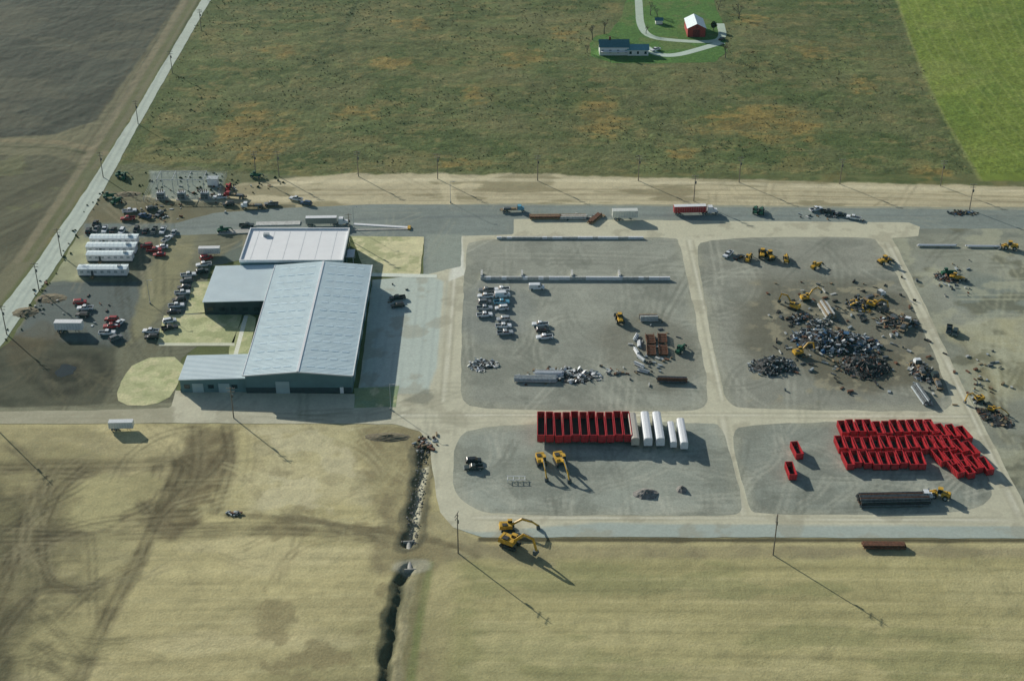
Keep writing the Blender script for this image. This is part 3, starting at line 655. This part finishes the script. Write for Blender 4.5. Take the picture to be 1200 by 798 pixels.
def flatbed():
    m=M();m.box((-1,0,.9),(9,1,.3),'dark');m.box((-1.4,0,1.15),(7.6,2.45,.15),'wood');m.box((3.4,0,1.9),(1.9,2.3,1.9),'paint',top=(.86,.9));m.box((4.8,0,1.35),(1.3,2.0,.95),'paint',top=(.9,.9));m.box((4.22,0,2.3),(.3,1.95,.6),'glass')
    wheels(m,(-3.8,-2.5),1.22,.5,.5);wheels(m,(4.6,),1.15,.5,.35);m.box((2.3,0,2.0),(.12,2.3,1.6),'steel');m.box((-2.2,.1,1.6),(3.6,1.8,.7),'steel',top=(.8,.8)); m.box((.6,-.2,1.5),(1.4,1.6,.55),'wood');return m.mesh('flatbed_truck')
FB=flatbed()
for u,v,d,c in [(297,244,180,'w'),(600,248,5,'l'),(1060,384,60,'w'),(1078,434,95,'w'),(1072,584,0,'w'),(276,232,170,'r'),(1043,372,120,'b'),(1024,350,30,'w'),(1098,450,90,'n')]: place('flatbed_truck',FB,u,v,d,COLS[c],sc=.85)
# ---------- piles ----------
def scrap(n,rx,ry,h,keys,smax=2.5,seed=1,long=.4):
    rs=random.Random(seed);m=M()
    N=18;vs=[(0,0,h*.75)];fs=[]
    for r in range(1,5):
        for i in range(N):
            t=2*math.pi*i/N;rr=r/4*(.85+.3*rs.random());vs.append((rx*.9*rr*math.cos(t),ry*.9*rr*math.sin(t),max(-.1,h*.75*(1-(r/4)**1.5)*rs.uniform(.5,1.15)) if r<4 else -.1))
    for i in range(N): fs.append((0,1+i,1+(i+1)%N))
    for r in range(3):
        for i in range(N):
            a=1+r*N+i;b=1+r*N+(i+1)%N;fs.append((a,a+N,b+N,b))
    m.add(vs,fs,'dark')
    for i in range(n):
        t=rs.uniform(0,6.28);r=math.sqrt(rs.random());x,y=rx*r*math.cos(t),ry*r*math.sin(t);z=h*(1-r**1.5)*rs.uniform(.4,1.05)+.1
        k=rs.choice(keys)
        if rs.random()<long: d=(rs.uniform(1,smax*1.6),rs.uniform(.08,.25),rs.uniform(.08,.25))
        else: d=(rs.uniform(.4,smax),rs.uniform(.3,smax*.6),rs.uniform(.05,.5))
        m.box((x,y,z),d,k,rz=rs.uniform(0,6.28),ry=rs.uniform(-.5,.5),rx=rs.uniform(-.5,.5))
    return m.mesh('scrap_metal_pile')
S1=scrap(360,15,8,3.4,['steel','steel','steel','dark','dark','rust','white','galv','galv','blue'],1.9,1)
place('scrap_metal_pile',S1,980,402,-14)
place('scrap_metal_pile',scrap(180,8,6,2.2,['dark','steel','steel','steel','galv'],1.1,2),905,430,15)
place('scrap_metal_pile',scrap(200,8,8,3,['dark','rust','steel','dark','steel'],1.3,3),1013,430,15)
place('scrap_metal_pile',scrap(90,7,4,1.5,['steel','galv','dark','rust','wood'],1.8,4),1052,378,0)
place('scrap_metal_pile',scrap(70,5,5,1.2,['galv','yellow','steel','dark'],1.8,5),1008,358,30)
place('scrap_metal_pile',scrap(60,5,3,1.0,['steel','galv','dark','rust','wood'],1.6,6),935,374,30)
place('scrap_metal_pile',scrap(90,4,7,1.6,['steel','offwhite','wood','rust'],1.8,7),1080,436,8)
place('scrap_metal_pile',scrap(60,5,4,.5,['offwhite','white','galv'],1.2,8),566,428,0)
place('scrap_metal_pile',scrap(110,9,5,.8,['offwhite','white','galv','steel'],1.8,9),672,441,0)
place('scrap_metal_pile',scrap(50,5,4,1,['rust','steel','galv'],1.6,10),1112,325,0)
place('scrap_metal_pile',scrap(50,7,4,.8,['rust','steel','soil','wood'],1.5,11),1165,490,-50)
place('scrap_metal_pile',scrap(30,6,2,.6,['rust','steel','soil','blue'],1.4,12),1128,250,0)
place('scrap_metal_pile',scrap(40,4,3,.8,['steel','galv','dark'],1.5,14),958,380,0)
rs=random.Random(77)
m=M()
for i in range(260):
    u=rs.gauss(990,54);v=rs.gauss(392,36)
    if not(880<u<1105 and 325<v<468): continue
    x,y=G(u,v);k=rs.choice(['steel','galv','rust','steel','wood','dark','dark','offwhite'])
    m.box((x,y,.06+rs.uniform(.1,.4)),(rs.uniform(.4,2.2),rs.uniform(.2,.9),rs.uniform(.15,.7)),k,rz=rs.uniform(0,6.28),ry=rs.uniform(-.15,.15))
obj('scattered_scrap',m.mesh('scattered_scrap'))
m=M()
for (cu,cv,su,sv,n) in [(770,410,20,25,50),(650,440,30,8,40),(720,437,18,8,20),(180,250,40,12,30),(240,225,50,10,40),(1120,330,20,20,30),(1150,450,20,30,40),(690,255,40,3,20),(975,254,30,3,16),(470,350,14,14,6),(274,602,7,2,16),(500,520,12,8,40),(110,370,30,20,16),(50,350,15,15,10)]:
    for i in range(n):
        x,y=G(rs.gauss(cu,su*.6),rs.gauss(cv,sv*.6));m.box((x,y,.05+rs.uniform(.05,.3)),(rs.uniform(.3,1.8),rs.uniform(.2,.8),rs.uniform(.15,.7)),rs.choice(['steel','galv','rust','offwhite','wood','dark']),rz=rs.uniform(0,6.28))
obj('yard_debris',m.mesh('yard_debris'))
def stack(L,n,rows,r,key,name,kind='pipe',seed=1):
    rr=random.Random(seed);m=M()
    for j in range(rows):
        for i in range(n-j):
            yy=(i-(n-j-1)/2)*r*2.1;zz=r+.15+j*r*1.8;o=rr.uniform(-.4,.4)
            if kind=='pipe': m.cyl((-L/2+o,yy,zz),(L/2+o,yy,zz),r,key if isinstance(key,str) else rr.choice(key),8)
            else: m.box((o,yy,zz),(L,r*1.8,r*1.6),key if isinstance(key,str) else rr.choice(key))
    for s_ in(-.35,.35): m.box((L*s_,0,.08),(.2,n*r*2.1,.16),'wood')
    return m.mesh(name)
def pl(me,u,v,d): place(me.name.split('.')[0],me,u,v,d)
pl(stack(19,9,4,.28,['rust','steel','steel','dark'],'pipe_stack',seed=3),1046,588,2)
pl(stack(13,5,2,.3,['offwhite','galv'],'pipe_stack',seed=4),628,446,-2);pl(stack(9,4,2,.3,['offwhite','white'],'pipe_stack',seed=5),643,439,-1)
pl(stack(9,5,3,.35,['wood','offwhite'],'beam_stack','beam',6),969,366,98)
pl(stack(12,5,2,.3,['wood','rust'],'beam_stack','beam',7),640,256,1);pl(stack(10,5,2,.3,['wood','offwhite'],'beam_stack','beam',8),672,256,1);pl(stack(8,4,2,.3,['rust','wood'],'beam_stack','beam',9),697,258,60)
pl(stack(6,5,3,.3,['wood','offwhite','steel'],'beam_stack','beam',10),760,375,2)
pl(stack(9,5,3,.25,['rust','rust','steel'],'pipe_stack',seed=11),787,447,-4)
pl(stack(11,4,2,.3,'rust','beam_stack','beam',12),1036,641,-1)
pl(stack(10,5,3,.3,['galv','steel'],'pipe_stack',seed=13),1080,465,98)
pl(stack(14,2,1,.3,'white','pipe_stack',seed=14),1098,289,-1);pl(stack(12,2,1,.3,'white','pipe_stack',seed=15),1152,290,-1)
for i,(u,v) in enumerate([(745,397),(749,405),(746,413),(751,421),(749,429),(754,436)]): pl(stack(3.6,3,2,.22,['white','galv'],'pipe_stack',seed=20+i),u,v,70+i*17)
def rack():
    m=M()
    for i in range(5):
        m.box((0,-3+i*1.5,.5),(3.6,.9,.8),'rust',top=(.95,.8))
        for s_ in(-1,1): m.box((s_*1.7,-3+i*1.5,.8),(.12,1.1,1.4),'rust')
    return m.mesh('rusty_skip')
RK=rack()
for u,v in [(762,399),(776,398),(763,412),(777,412)]: place('rusty_skip',RK,u,v,0,sc=.8,jit=3)
def mound(rx,ry,h,key,seed):
    rr=random.Random(seed);m=M();N=22;R=6;vs=[(0,0,h)];fs=[]
    for r in range(1,R+1):
        for i in range(N):
            t=2*math.pi*i/N;q_=r/R*rr.uniform(.92,1.08);vs.append((rx*q_*math.cos(t),ry*q_*math.sin(t),h*(1-(r/R)**1.2)*rr.uniform(.8,1.15)-.1))
    for i in range(N): fs.append((0,1+i,1+(i+1)%N))
    for r in range(R-1):
        for i in range(N):
            a=1+r*N+i;b=1+r*N+(i+1)%N;fs.append((a,a+N,b+N,b))
    m.add(vs,fs,key);return m.mesh('gravel_pile')
place('gravel_pile',mound(3.8,2.6,1.5,'rock',1),757,579,0);place('gravel_pile',mound(1.6,2,1.3,'rock',2),799,574,0)
for i,(u,v,a,b,c) in enumerate([(455,512,7,2.5,.8),(60,350,6,4,.8),(30,366,5,4,1.0),(150,228,6,3,.7)]):
    place('soil_mound',mound(a,b,c,'soil',10+i),u,v,0,z=0)
m=M();N=26;vs=[(0,0,.0)]+[((3.0+.6*math.sin(i*.9)+.3*math.sin(i*5))*math.cos(2*math.pi*i/N),(3.6+.5*math.cos(i*.7))*math.sin(2*math.pi*i/N),0) for i in range(N)]
m.add(vs,[(0,1+i,1+(i+1)%N) for i in range(N)],'pondwater');place('pond',m.mesh('pond'),77,434,0,z=.04)
m=M()
for i in range(150):
    t=rs.random();u=498-17*t+rs.gauss(0,5);v=512+t*125;x,y=G(u,v);s_=rs.uniform(.2,.6)
    m.box((x,y,-.2+s_*.3),(s_,s_*rs.uniform(.6,1),s_*.8),'rock',rz=rs.uniform(0,6),rx=rs.uniform(-.5,.5),top=(.6,.6))
obj('creek_rocks',m.mesh('creek_rocks'))
m=M();m.cyl((0,-4.2,0),(0,7,0),.7,'concrete',14);m.box((0,-4.3,0),(3,.3,1.6),'concrete');m.box((0,7.1,0),(3,.3,1.6),'concrete');place('culvert',m.mesh('culvert'),480,654,5,z=-.75)
m=M()
for i in range(4): m.box((-2.4+i*1.6,0,.7),(.12,2,.12),'white');m.box((-2.4+i*1.6,.9,.4),(.12,.12,.8),'white');m.box((-2.4+i*1.6,-.9,.4),(.12,.12,.8),'white')
m.box((0,.9,.85),(5.2,.12,.12),'white');m.box((0,-.9,.85),(5.2,.12,.12),'white');place('steel_rack',m.mesh('steel_rack'),605,563,0)
def bwall(L,stubs,name='concrete_block_wall',h=1.2):
    m=M();n=int(L/1.8)
    for i in range(n): m.box((-L/2+(i+.5)*L/n,random.uniform(-.03,.03),h/2),(L/n-.05,.7,h),'white' if random.random()<.5 else 'offwhite')
    for s_ in stubs: 
        for j in range(3): m.box((s_,.36+.7+j*1.4,h*.65),(.7,1.35,h*1.3),'offwhite')
    return m.mesh(name)
x1,yy=G(563,328);x2,_=G(785,328);Lw=x2-x1
obj('concrete_block_wall',bwall(Lw,[-Lw/2+.4,-Lw/2+14.5,-Lw/2+32,-Lw/2+48.5]),((x1+x2)/2,yy,.06),-.004)
x1,yy=G(582,280);x2,_=G(754,280);obj('concrete_block_wall',bwall(x2-x1,[],h=.8),((x1+x2)/2,yy,.06))
def pole(h=13):
    m=M();m.cyl((0,0,-.3),(0,0,h),.2,'polewood',8,.12)
    for z,w in((h-.6,2.6),(h-1.7,2.2)):
        m.box((0,.18,z),(w,.12,.14),'polewood')
        for i in(-1,-.5,.5,1): m.cyl((i*w*.45,.18,z+.07),(i*w*.45,.18,z+.35),.06,'galv',6)
    m.cyl((.35,0,h-3.6),(.35,0,h-2.6),.25,'steel',8);return m.mesh('utility_pole')
PO=pole(13.2);PS=pole(11)
for u,v in [(537,648),(906,650),(-4,503)]: place('utility_pole',PO,u,v,70,z=0)
for u,v in [(46,341),(72,300),(121,208),(162,146),(202,86),(236,36),(8,392),(300,207),(327,207),(420,207),(513,210),(630,212),(748,212),(866,214),(984,216),(1102,218),(1136,246),(813,236),(274,490),(410,282)]: place('utility_pole',PS,u,v,random.uniform(-5,5),z=0)
def lamp():
    m=M();m.cyl((0,0,0),(0,0,9),.1,'galv',8,.06);m.cyl((0,0,0),(0,0,.6),.3,'concrete',8);m.box((.7,0,9),(1.4,.1,.1),'galv');m.box((1.4,0,8.95),(.7,.35,.15),'galv');return m.mesh('street_lamp')
LA=lamp()
for u,v in [(415,268),(528,238),(176,356),(458,480)]: place('street_lamp',LA,u,v,0)
# ---------- buildings ----------
def emp(n):
    e=bpy.data.objects.new(n,None);scn.collection.objects.link(e);return e
def part(n,m,p,loc=(0,0,0)): return obj(n,m.mesh(n),loc,parent=p)
W=emp('warehouse_building')
X0,X1,Y0,Y1,E,R=-81.2,-48.9,373.2,443.4,6.6,8.0;XR=-65
m=M()
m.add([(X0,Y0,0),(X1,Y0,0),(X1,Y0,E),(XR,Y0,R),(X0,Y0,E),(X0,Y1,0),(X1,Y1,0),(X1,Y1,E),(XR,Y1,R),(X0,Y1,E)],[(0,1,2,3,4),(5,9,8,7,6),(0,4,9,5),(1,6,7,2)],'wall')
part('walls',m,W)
m=M();o=.5
for a,b,za,zb in((X0-o,XR,E-.02,R+.03),(XR,X1+o,R+.03,E-.02)):
    m.add([(a,Y0-o,za+.05),(b,Y0-o,zb+.05),(b,Y1+o,zb+.05),(a,Y1+o,za+.05),(a,Y0-o,za-.15),(b,Y0-o,zb-.15),(b,Y1+o,zb-.15),(a,Y1+o,za-.15)],[(0,1,2,3),(4,7,6,5),(0,4,5,1),(2,6,7,3),(0,3,7,4),(1,5,6,2)],'roofhall')
part('roof',m,W)
m=M()
n=94
for i in range(n):
    yy=Y0+.2+i*(Y1-Y0-.4)/(n-1)
    m.beam((X0-o,yy,E+.06),(XR,yy,R+.10),.05,.06,'seam');m.beam((XR,yy,R+.10),(X1+o,yy,E+.06),.05,.06,'seam')
part('roof_seams',m,W)
m=M();m.box((XR,(Y0+Y1)/2,R+.17),(.7,Y1-Y0+1,.12),'white');m.box((X0-.65,(Y0+Y1)/2,E+.02),(.25,Y1-Y0+1,.25),'white');m.box((X1+.65,(Y0+Y1)/2,E+.02),(.25,Y1-Y0+1,.25),'white')
m.beam((X0-o,Y0-.58,E-.1),(XR,Y0-.58,R-.05),.12,.4,'white');m.beam((XR,Y0-.58,R-.05),(X1+o,Y0-.58,E-.1),.12,.4,'white')
part('ridge_and_gutters',m,W)
m=M()
for side in(-1,1):
    for fr in(.22,.42,.62,.82):
        for i in range(14):
            yy=Y0+3.0+i*4.95; xc=XR+side*fr*16.1; zc=R-(R-E)*fr+.12
            ang=math.atan2(R-E,16.1)*side
            m.box((xc,yy,zc),(2.2,.8,.05),'skylight',ry=ang)
part('skylights',m,W)
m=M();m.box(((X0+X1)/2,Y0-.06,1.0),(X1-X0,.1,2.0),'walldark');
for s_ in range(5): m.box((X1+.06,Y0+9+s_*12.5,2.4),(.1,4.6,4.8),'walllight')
for s_ in range(5):
    m.box((X0-.06,Y0+17+s_*5.6,4.9),(.1,2.2,.9),'glass')
m.box((-52,Y0-.13,1.1),(1.1,.06,2.2),'white');m.box((-70,Y0-.14,2.1),(4.2,.08,4.2),'walllight')
part('doors_and_windows',m,W)
A=emp('warehouse_annex')
def flatb(par,x0,x1,y0,y1,h0,h1,wk,rk,rib=True,par_h=0,wins=True):
    m=M();m.add([(x0,y0,0),(x1,y0,0),(x1,y0,h1),(x0,y0,h0),(x0,y1,0),(x1,y1,0),(x1,y1,h1),(x0,y1,h0)],[(0,1,2,3),(4,7,6,5),(0,3,7,4),(1,5,6,2)],wk);part('walls',m,par)
    m=M();oo=.35 if not par_h else 0
    m.add([(x0-oo,y0-oo,h0+.1),(x1+oo*0,y0-oo,h1+.1),(x1,y1+oo,h1+.1),(x0-oo,y1+oo,h0+.1),(x0-oo,y0-oo,h0-.1),(x1,y0-oo,h1-.1),(x1,y1+oo,h1-.1),(x0-oo,y1+oo,h0-.1)],[(0,1,2,3),(4,7,6,5),(0,4,5,1),(2,6,7,3),(0,3,7,4),(1,5,6,2)],rk);part('roof',m,par)
    if rib:
        m=M();n=int((y1-y0)/.75)
        for i in range(n+1): yy=y0+i*(y1-y0)/n;m.beam((x0-.3,yy,h0+.13),(x1-.05,yy,h1+.13),.05,.06,'seam')
        part('roof_seams',m,par)
    if par_h:
        m=M();t=.4;h=h0+par_h
        m.box(((x0+x1)/2,y0,(h0+h)/2),(x1-x0+t,t,par_h+.6),'white');m.box(((x0+x1)/2,y1,(h0+h)/2),(x1-x0+t,t,par_h+.6),'white')
        m.box((x0,(y0+y1)/2,(h0+h)/2),(t,y1-y0-t,par_h+.6),'white');m.box((x1,(y0+y1)/2,(h0+h)/2),(t,y1-y0-t,par_h+.6),'white');part('parapet',m,par)
    if wins:
        m=M();n=int((x1-x0)/4)
        for i in range(n): m.box((x0+2+i*(x1-x0-2)/n,y0-.05,h0*.45),(1.8,.08,1.3),'glass')
        n=int((y1-y0)/4)
        for i in range(n): m.box((x0-.05,y0+2+i*(y1-y0-2)/n,h0*.45),(.08,1.8,1.3),'glass')
        part('windows',m,par)
flatb(A,-101.3,X0-.01,373.7,387.2,4.6,5.2,'wall','roofwhite')
m=M();m.box((-96,373.55,1.6),(3.4,.1,3.2),'walllight');m.box((-88,373.55,1.6),(3.4,.1,3.2),'walllight');m.box((-101.4,380,.6),(.1,13,1.2),'walldark');part('doors',m,A)
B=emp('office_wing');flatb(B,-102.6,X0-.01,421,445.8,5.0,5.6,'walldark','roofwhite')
D=emp('office_building');flatb(D,-94.4,-58.8,446.6,471.2,6.6,6.6,'wall','officeroof',rib=False,par_h=.35)
m=M()
for (x,y,a,b,c) in [(-88,466,2,1.6,1.0)]: m.box((x,y,6.7+c/2),(a,b,c),'galv')
for i in range(6): m.box((-91+i*5.6,458,6.72),(.08,23,.03),'galv')
part('roof_units',m,D)
m=M()
for i in range(5): m.box((-58.55,449+i*4.6,3.4),(.1,2.4,3.6),'glass')
m.box((-57.3,459,3.3),(2.6,6,.2),'white');m.cyl((-56.3,456.4,0),(-56.3,456.4,3.2),.1,'white');m.cyl((-56.3,461.6,0),(-56.3,461.6,3.2),.1,'white')
part('entrance',m,D)
def slab(name,u0,v0,u1,v1,wd,h,key,end=None):
    a=G(u0,v0);b=G(u1,v1);m=M();L=math.hypot(b[0]-a[0],b[1]-a[1]);m.box((0,0,h/2),(L,wd,h),key,top=(.995,.95))
    if end: m.box((L/2+.5,0,h/2+.2),(1,wd,h+.4),end)
    obj(name,m.mesh(name),((a[0]+b[0])/2,(a[1]+b[1])/2,.04),math.atan2(b[1]-a[1],b[0]-a[0]))
slab('kerb_island',414,263,478,267,1.4,.2,'white','yellow');slab('kerb_island',412,270,478,269,1.0,.2,'concrete','yellow')
slab('truck_scale',255,273,345,270,3.4,.35,'concrete');slab('truck_scale',300,263,352,262,3.2,.3,'offwhite')
def mobile():
    m=M();m.box((0,0,1.9),(18,3.7,2.7),'white');m.add([(-9.2,-2,3.25),(9.2,-2,3.25),(9.2,0,3.55),(-9.2,0,3.55),(9.2,2,3.25),(-9.2,2,3.25)],[(0,1,2,3),(3,2,4,5),(0,3,5),(1,4,2),(0,5,4,1)],'roofwhite')
    m.box((0,0,.3),(17.6,3.4,.6),'walldark')
    for i in range(7):
        for s_ in(-1,1): m.box((-7.5+i*2.5,s_*1.87,2.1),(1.1,.06,.9),'galv')
    m.box((-3.7,-1.88,1.6),(.95,.06,2.0),'steel');m.box((-3.7,-2.6,.35),(1.4,1.4,.7),'wood')
    for i in range(12): m.box((-8.5+i*1.55,0,3.58),(.06,3.9,.03),'seam')
    m.box((6,0,3.75),(1.2,1.2,.5),'galv');return m.mesh('mobile_office')
MO=mobile()
for u,v,s_ in [(135,286,.95),(132,296,.98),(130,305,.9),(122,322,.95)]: place('mobile_office',MO,u,v,0,sc=s_)
SB=emp('electrical_substation');m=M()
cx,cy=G(218,222)
for dx in(-10,-4,2,8):
    for dy in(-4,4): m.beam((cx+dx,cy+dy,0),(cx+dx,cy+dy,6),.18,.18,'galv')
    m.beam((cx+dx,cy-4,6),(cx+dx,cy+4,6),.2,.2,'galv')
for dy in(-4,4): m.beam((cx-10,cy+dy,5.9),(cx+8,cy+dy,5.9),.2,.22,'galv')
part('gantry',m,SB);m=M()
for dx in(-8,0,9):
    m.box((cx+dx,cy-8,1.4),(3,2.2,2.4),'galv');m.box((cx+dx,cy-9.5,1.4),(2.6,.6,1.8),'steel');m.box((cx+dx,cy-8,.1),(4,4,.2),'concrete')
    for i in(-1,0,1): m.cyl((cx+dx+i*.8,cy-8,2.6),(cx+dx+i*.8,cy-8,3.8),.15,'rust',6)
part('transformers',m,SB);m=M()
for i in range(13):
    for s_ in(-1,1): m.cyl((cx-14+i*2.35,cy+s_*11.5,0),(cx-14+i*2.35,cy+s_*11.5,2.2),.05,'galv',5)
for i in range(10):
    for s_ in(-1,1): m.cyl((cx+s_*14.1,cy-11.5+i*2.5,0),(cx+s_*14.1,cy-11.5+i*2.5,2.2),.05,'galv',5)
for z_ in(.3,1.2,2.2):
    for s_ in(-1,1): m.beam((cx-14,cy+s_*11.5,z_),(cx+14,cy+s_*11.5,z_),.04,.04,'galv');m.beam((cx+s_*14.1,cy-11.5,z_),(cx+s_*14.1,cy+11.5,z_),.04,.04,'galv')
part('fence',m,SB)
m=M();m.box((cx+10,cy+4,1.5),(4,3,3),'white');m.box((cx+10,cy+4,3.1),(4.4,3.4,.2),'galv');part('control_cabin',m,SB)
def gable(par,cx,cy,lx,ly,e,r,axis,wk,rk,wins=True):
    m=M();x,y=lx/2,ly/2
    if axis=='x':
        m.add([(-x,-y,0),(x,-y,0),(x,y,0),(-x,y,0),(-x,-y,e),(x,-y,e),(x,y,e),(-x,y,e),(-x,0,r),(x,0,r)],[(0,1,5,4),(2,3,7,6),(1,2,6,9,5),(3,0,4,8,7)],wk);part('walls',m,par,(cx,cy,0))
        m=M();k=.4
        m.add([(-x-k,-y-k,e-.15),(x+k,-y-k,e-.15),(x+k,0,r+.1),(-x-k,0,r+.1),(x+k,y+k,e-.15),(-x-k,y+k,e-.15)],[(0,1,2,3),(3,2,4,5)],rk)
    else:
        m.add([(-x,-y,0),(x,-y,0),(x,y,0),(-x,y,0),(-x,-y,e),(x,-y,e),(x,y,e),(-x,y,e),(0,-y,r),(0,y,r)],[(0,1,5,8,4),(2,3,7,9,6),(1,2,6,5),(3,0,4,7)],wk);part('walls',m,par,(cx,cy,0))
        m=M();k=.4
        m.add([(-x-k,-y-k,e-.15),(0,-y-k,r+.1),(0,y+k,r+.1),(-x-k,y+k,e-.15),(x+k,-y-k,e-.15),(x+k,y+k,e-.15)],[(0,1,2,3),(1,4,5,2)],rk)
    part('roof',m,par,(cx,cy,0))
    if wins:
        m=M();n=max(2,int(lx/3.2))
        for i in range(n): m.box((-x+1.4+i*(lx-2.8)/(n-1),-y-.04,e*.5),(1.1,.07,1.3),'glass')
        m.box((.9,-y-.05,1.05),(1,.07,2.1),'white');part('windows_and_door',m,par,(cx,cy,0))
mk('bluesiding',(.16,.36,.42),.7);mk('roofdark',(.09,.21,.25),.8)
FH=emp('farmhouse');hx,hy=G(719,62);gable(FH,hx,hy,14,8,4.2,6.6,'x','white','roofdark');hx2,hy2=G(747,63);gable(FH,hx2,hy2,10,6.5,3.0,4.6,'x','white','bluesiding');m=M();m.box((hx-2,hy,7.2),(.9,.9,1.6),'rust');m.box((hx,hy-5.1,2.4),(13,2,.12),'white');part('chimney_and_porch',m,FH)
BN=emp('barn');bx,by=G(814,38);gable(BN,bx,by,8.8,15,4.6,6.8,'y','barnred','roofwhite',False)
m=M();m.box((bx,by-7.6,1.9),(3.4,.1,3.8),'darkred');m.box((bx,by-7.6,5.2),(1.1,.1,1.1),'darkred');part('doors',m,BN)
SH=emp('garden_shed');sx,sy=G(772,28);gable(SH,sx,sy,3.5,3,2.2,3.1,'x','white','roofdark',False)
cars(0,10,[('p','w',768,60,40),('c','b',846,47,60)])
def tree(seed,h=9,leaf=False):
    rr=random.Random(seed);m=M()
    def br(p,d,L,r,dep):
        q=p+d*L;m.cyl(p,q,r,'bark',5,r*.65)
        if dep==0: return
        for i in range(3 if dep>1 else 4):
            nd=(d+Vector((rr.uniform(-.8,.8),rr.uniform(-.8,.8),rr.uniform(-.1,.5)))).normalized();br(p+d*L*rr.uniform(.65,1),nd,L*rr.uniform(.6,.8),max(.035,r*.55),dep-1)
    br(Vector((0,0,-.2)),Vector((0,0,1)),h*.3,.28,4)
    if leaf:
        vs=[];fs=[]
        for i in range(1500):
            t=rr.uniform(0,6.28);cz=rr.uniform(-1,1);r=rr.random()**.4*h*.33;s_=math.sqrt(1-cz*cz)
            p=Vector((r*s_*math.cos(t),r*s_*math.sin(t),h*.62+r*cz*1.1))
            if math.sin(p.x*2.1+seed)*math.sin(p.y*1.9)*math.sin(p.z*2)>.25: continue
            a=Vector((rr.uniform(-1,1),rr.uniform(-1,1),rr.uniform(-1,1)))*.28;b=Vector((rr.uniform(-1,1),rr.uniform(-1,1),rr.uniform(-1,1)))*.28;o=len(vs);vs+=[p-a,p+b,p+a,p-b];fs.append((o,o+1,o+2,o+3))
        m.add(vs,fs,'leafdark')
    return m.mesh('tree')
T=[tree(1,11),tree(2,10),tree(3,6,True),tree(4,9)]
for k_,u,v,s_ in [(0,694,47,1),(1,762,18,.9),(3,770,20,.8),(1,866,22,1.0),(0,850,68,.9),(2,836,36,.8),(3,757,40,.7),(0,708,40,1),(1,842,12,.7),(3,688,62,.7)]:
    place('evergreen_tree' if k_==2 else 'bare_tree',T[k_],u,v,random.uniform(0,360),z=0,sc=s_)
m=M()
for i in range(9):
    x,y=G(160+i*20,240+((i*7)%3));m.cyl((x,y,0),(x,y,1.1),.06,'wood',5)
obj('fence_posts',m.mesh('fence_posts'))

# ---------- light, sky, haze, camera ----------
el=math.radians(20);sd=Vector((-.659*math.cos(el),.752*math.cos(el),math.sin(el)))
L=bpy.data.lights.new('sun','SUN');L.energy=5;L.angle=math.radians(.5);L.color=(1,.97,.87)
lo=bpy.data.objects.new('sun',L);scn.collection.objects.link(lo);lo.rotation_euler=sd.to_track_quat('Z','Y').to_euler();lo.location=(0,400,300)
w=bpy.data.worlds.new('World');scn.world=w;w.use_nodes=True;nt=w.node_tree
sk=nt.nodes.new('ShaderNodeTexSky');sk.sky_type='NISHITA';sk.sun_disc=False;sk.sun_elevation=el;sk.sun_rotation=math.atan2(-.659,.752)%(2*math.pi);sk.altitude=200
bg=nt.nodes['Background'];bg.inputs[1].default_value=.075;nt.links.new(sk.outputs[0],bg.inputs[0])
# thin real haze layer over the land
hm=bpy.data.materials.new('haze');hm.use_nodes=True;hn=hm.node_tree;hn.nodes.clear()
vo=hn.nodes.new('ShaderNodeVolumeScatter');vo.inputs['Color'].default_value=(.25,.85,.85,1);vo.inputs['Density'].default_value=.000032;vo.inputs['Anisotropy'].default_value=0
oo_=hn.nodes.new('ShaderNodeOutputMaterial');hn.links.new(vo.outputs[0],oo_.inputs['Volume'])
hb=M();MT['haze']=hm;hb.box((0,1500,148),(8000,8000,304),'haze');obj('haze',hb.mesh('haze'))
cam=bpy.data.cameras.new('camera');cam.sensor_width=36;cam.lens=F/1200*36;cam.clip_end=40000;cam.clip_start=1
co=bpy.data.objects.new('camera',cam);scn.collection.objects.link(co);co.location=(0,0,H);co.rotation_euler=(math.radians(90-31),0,0)
scn.camera=co
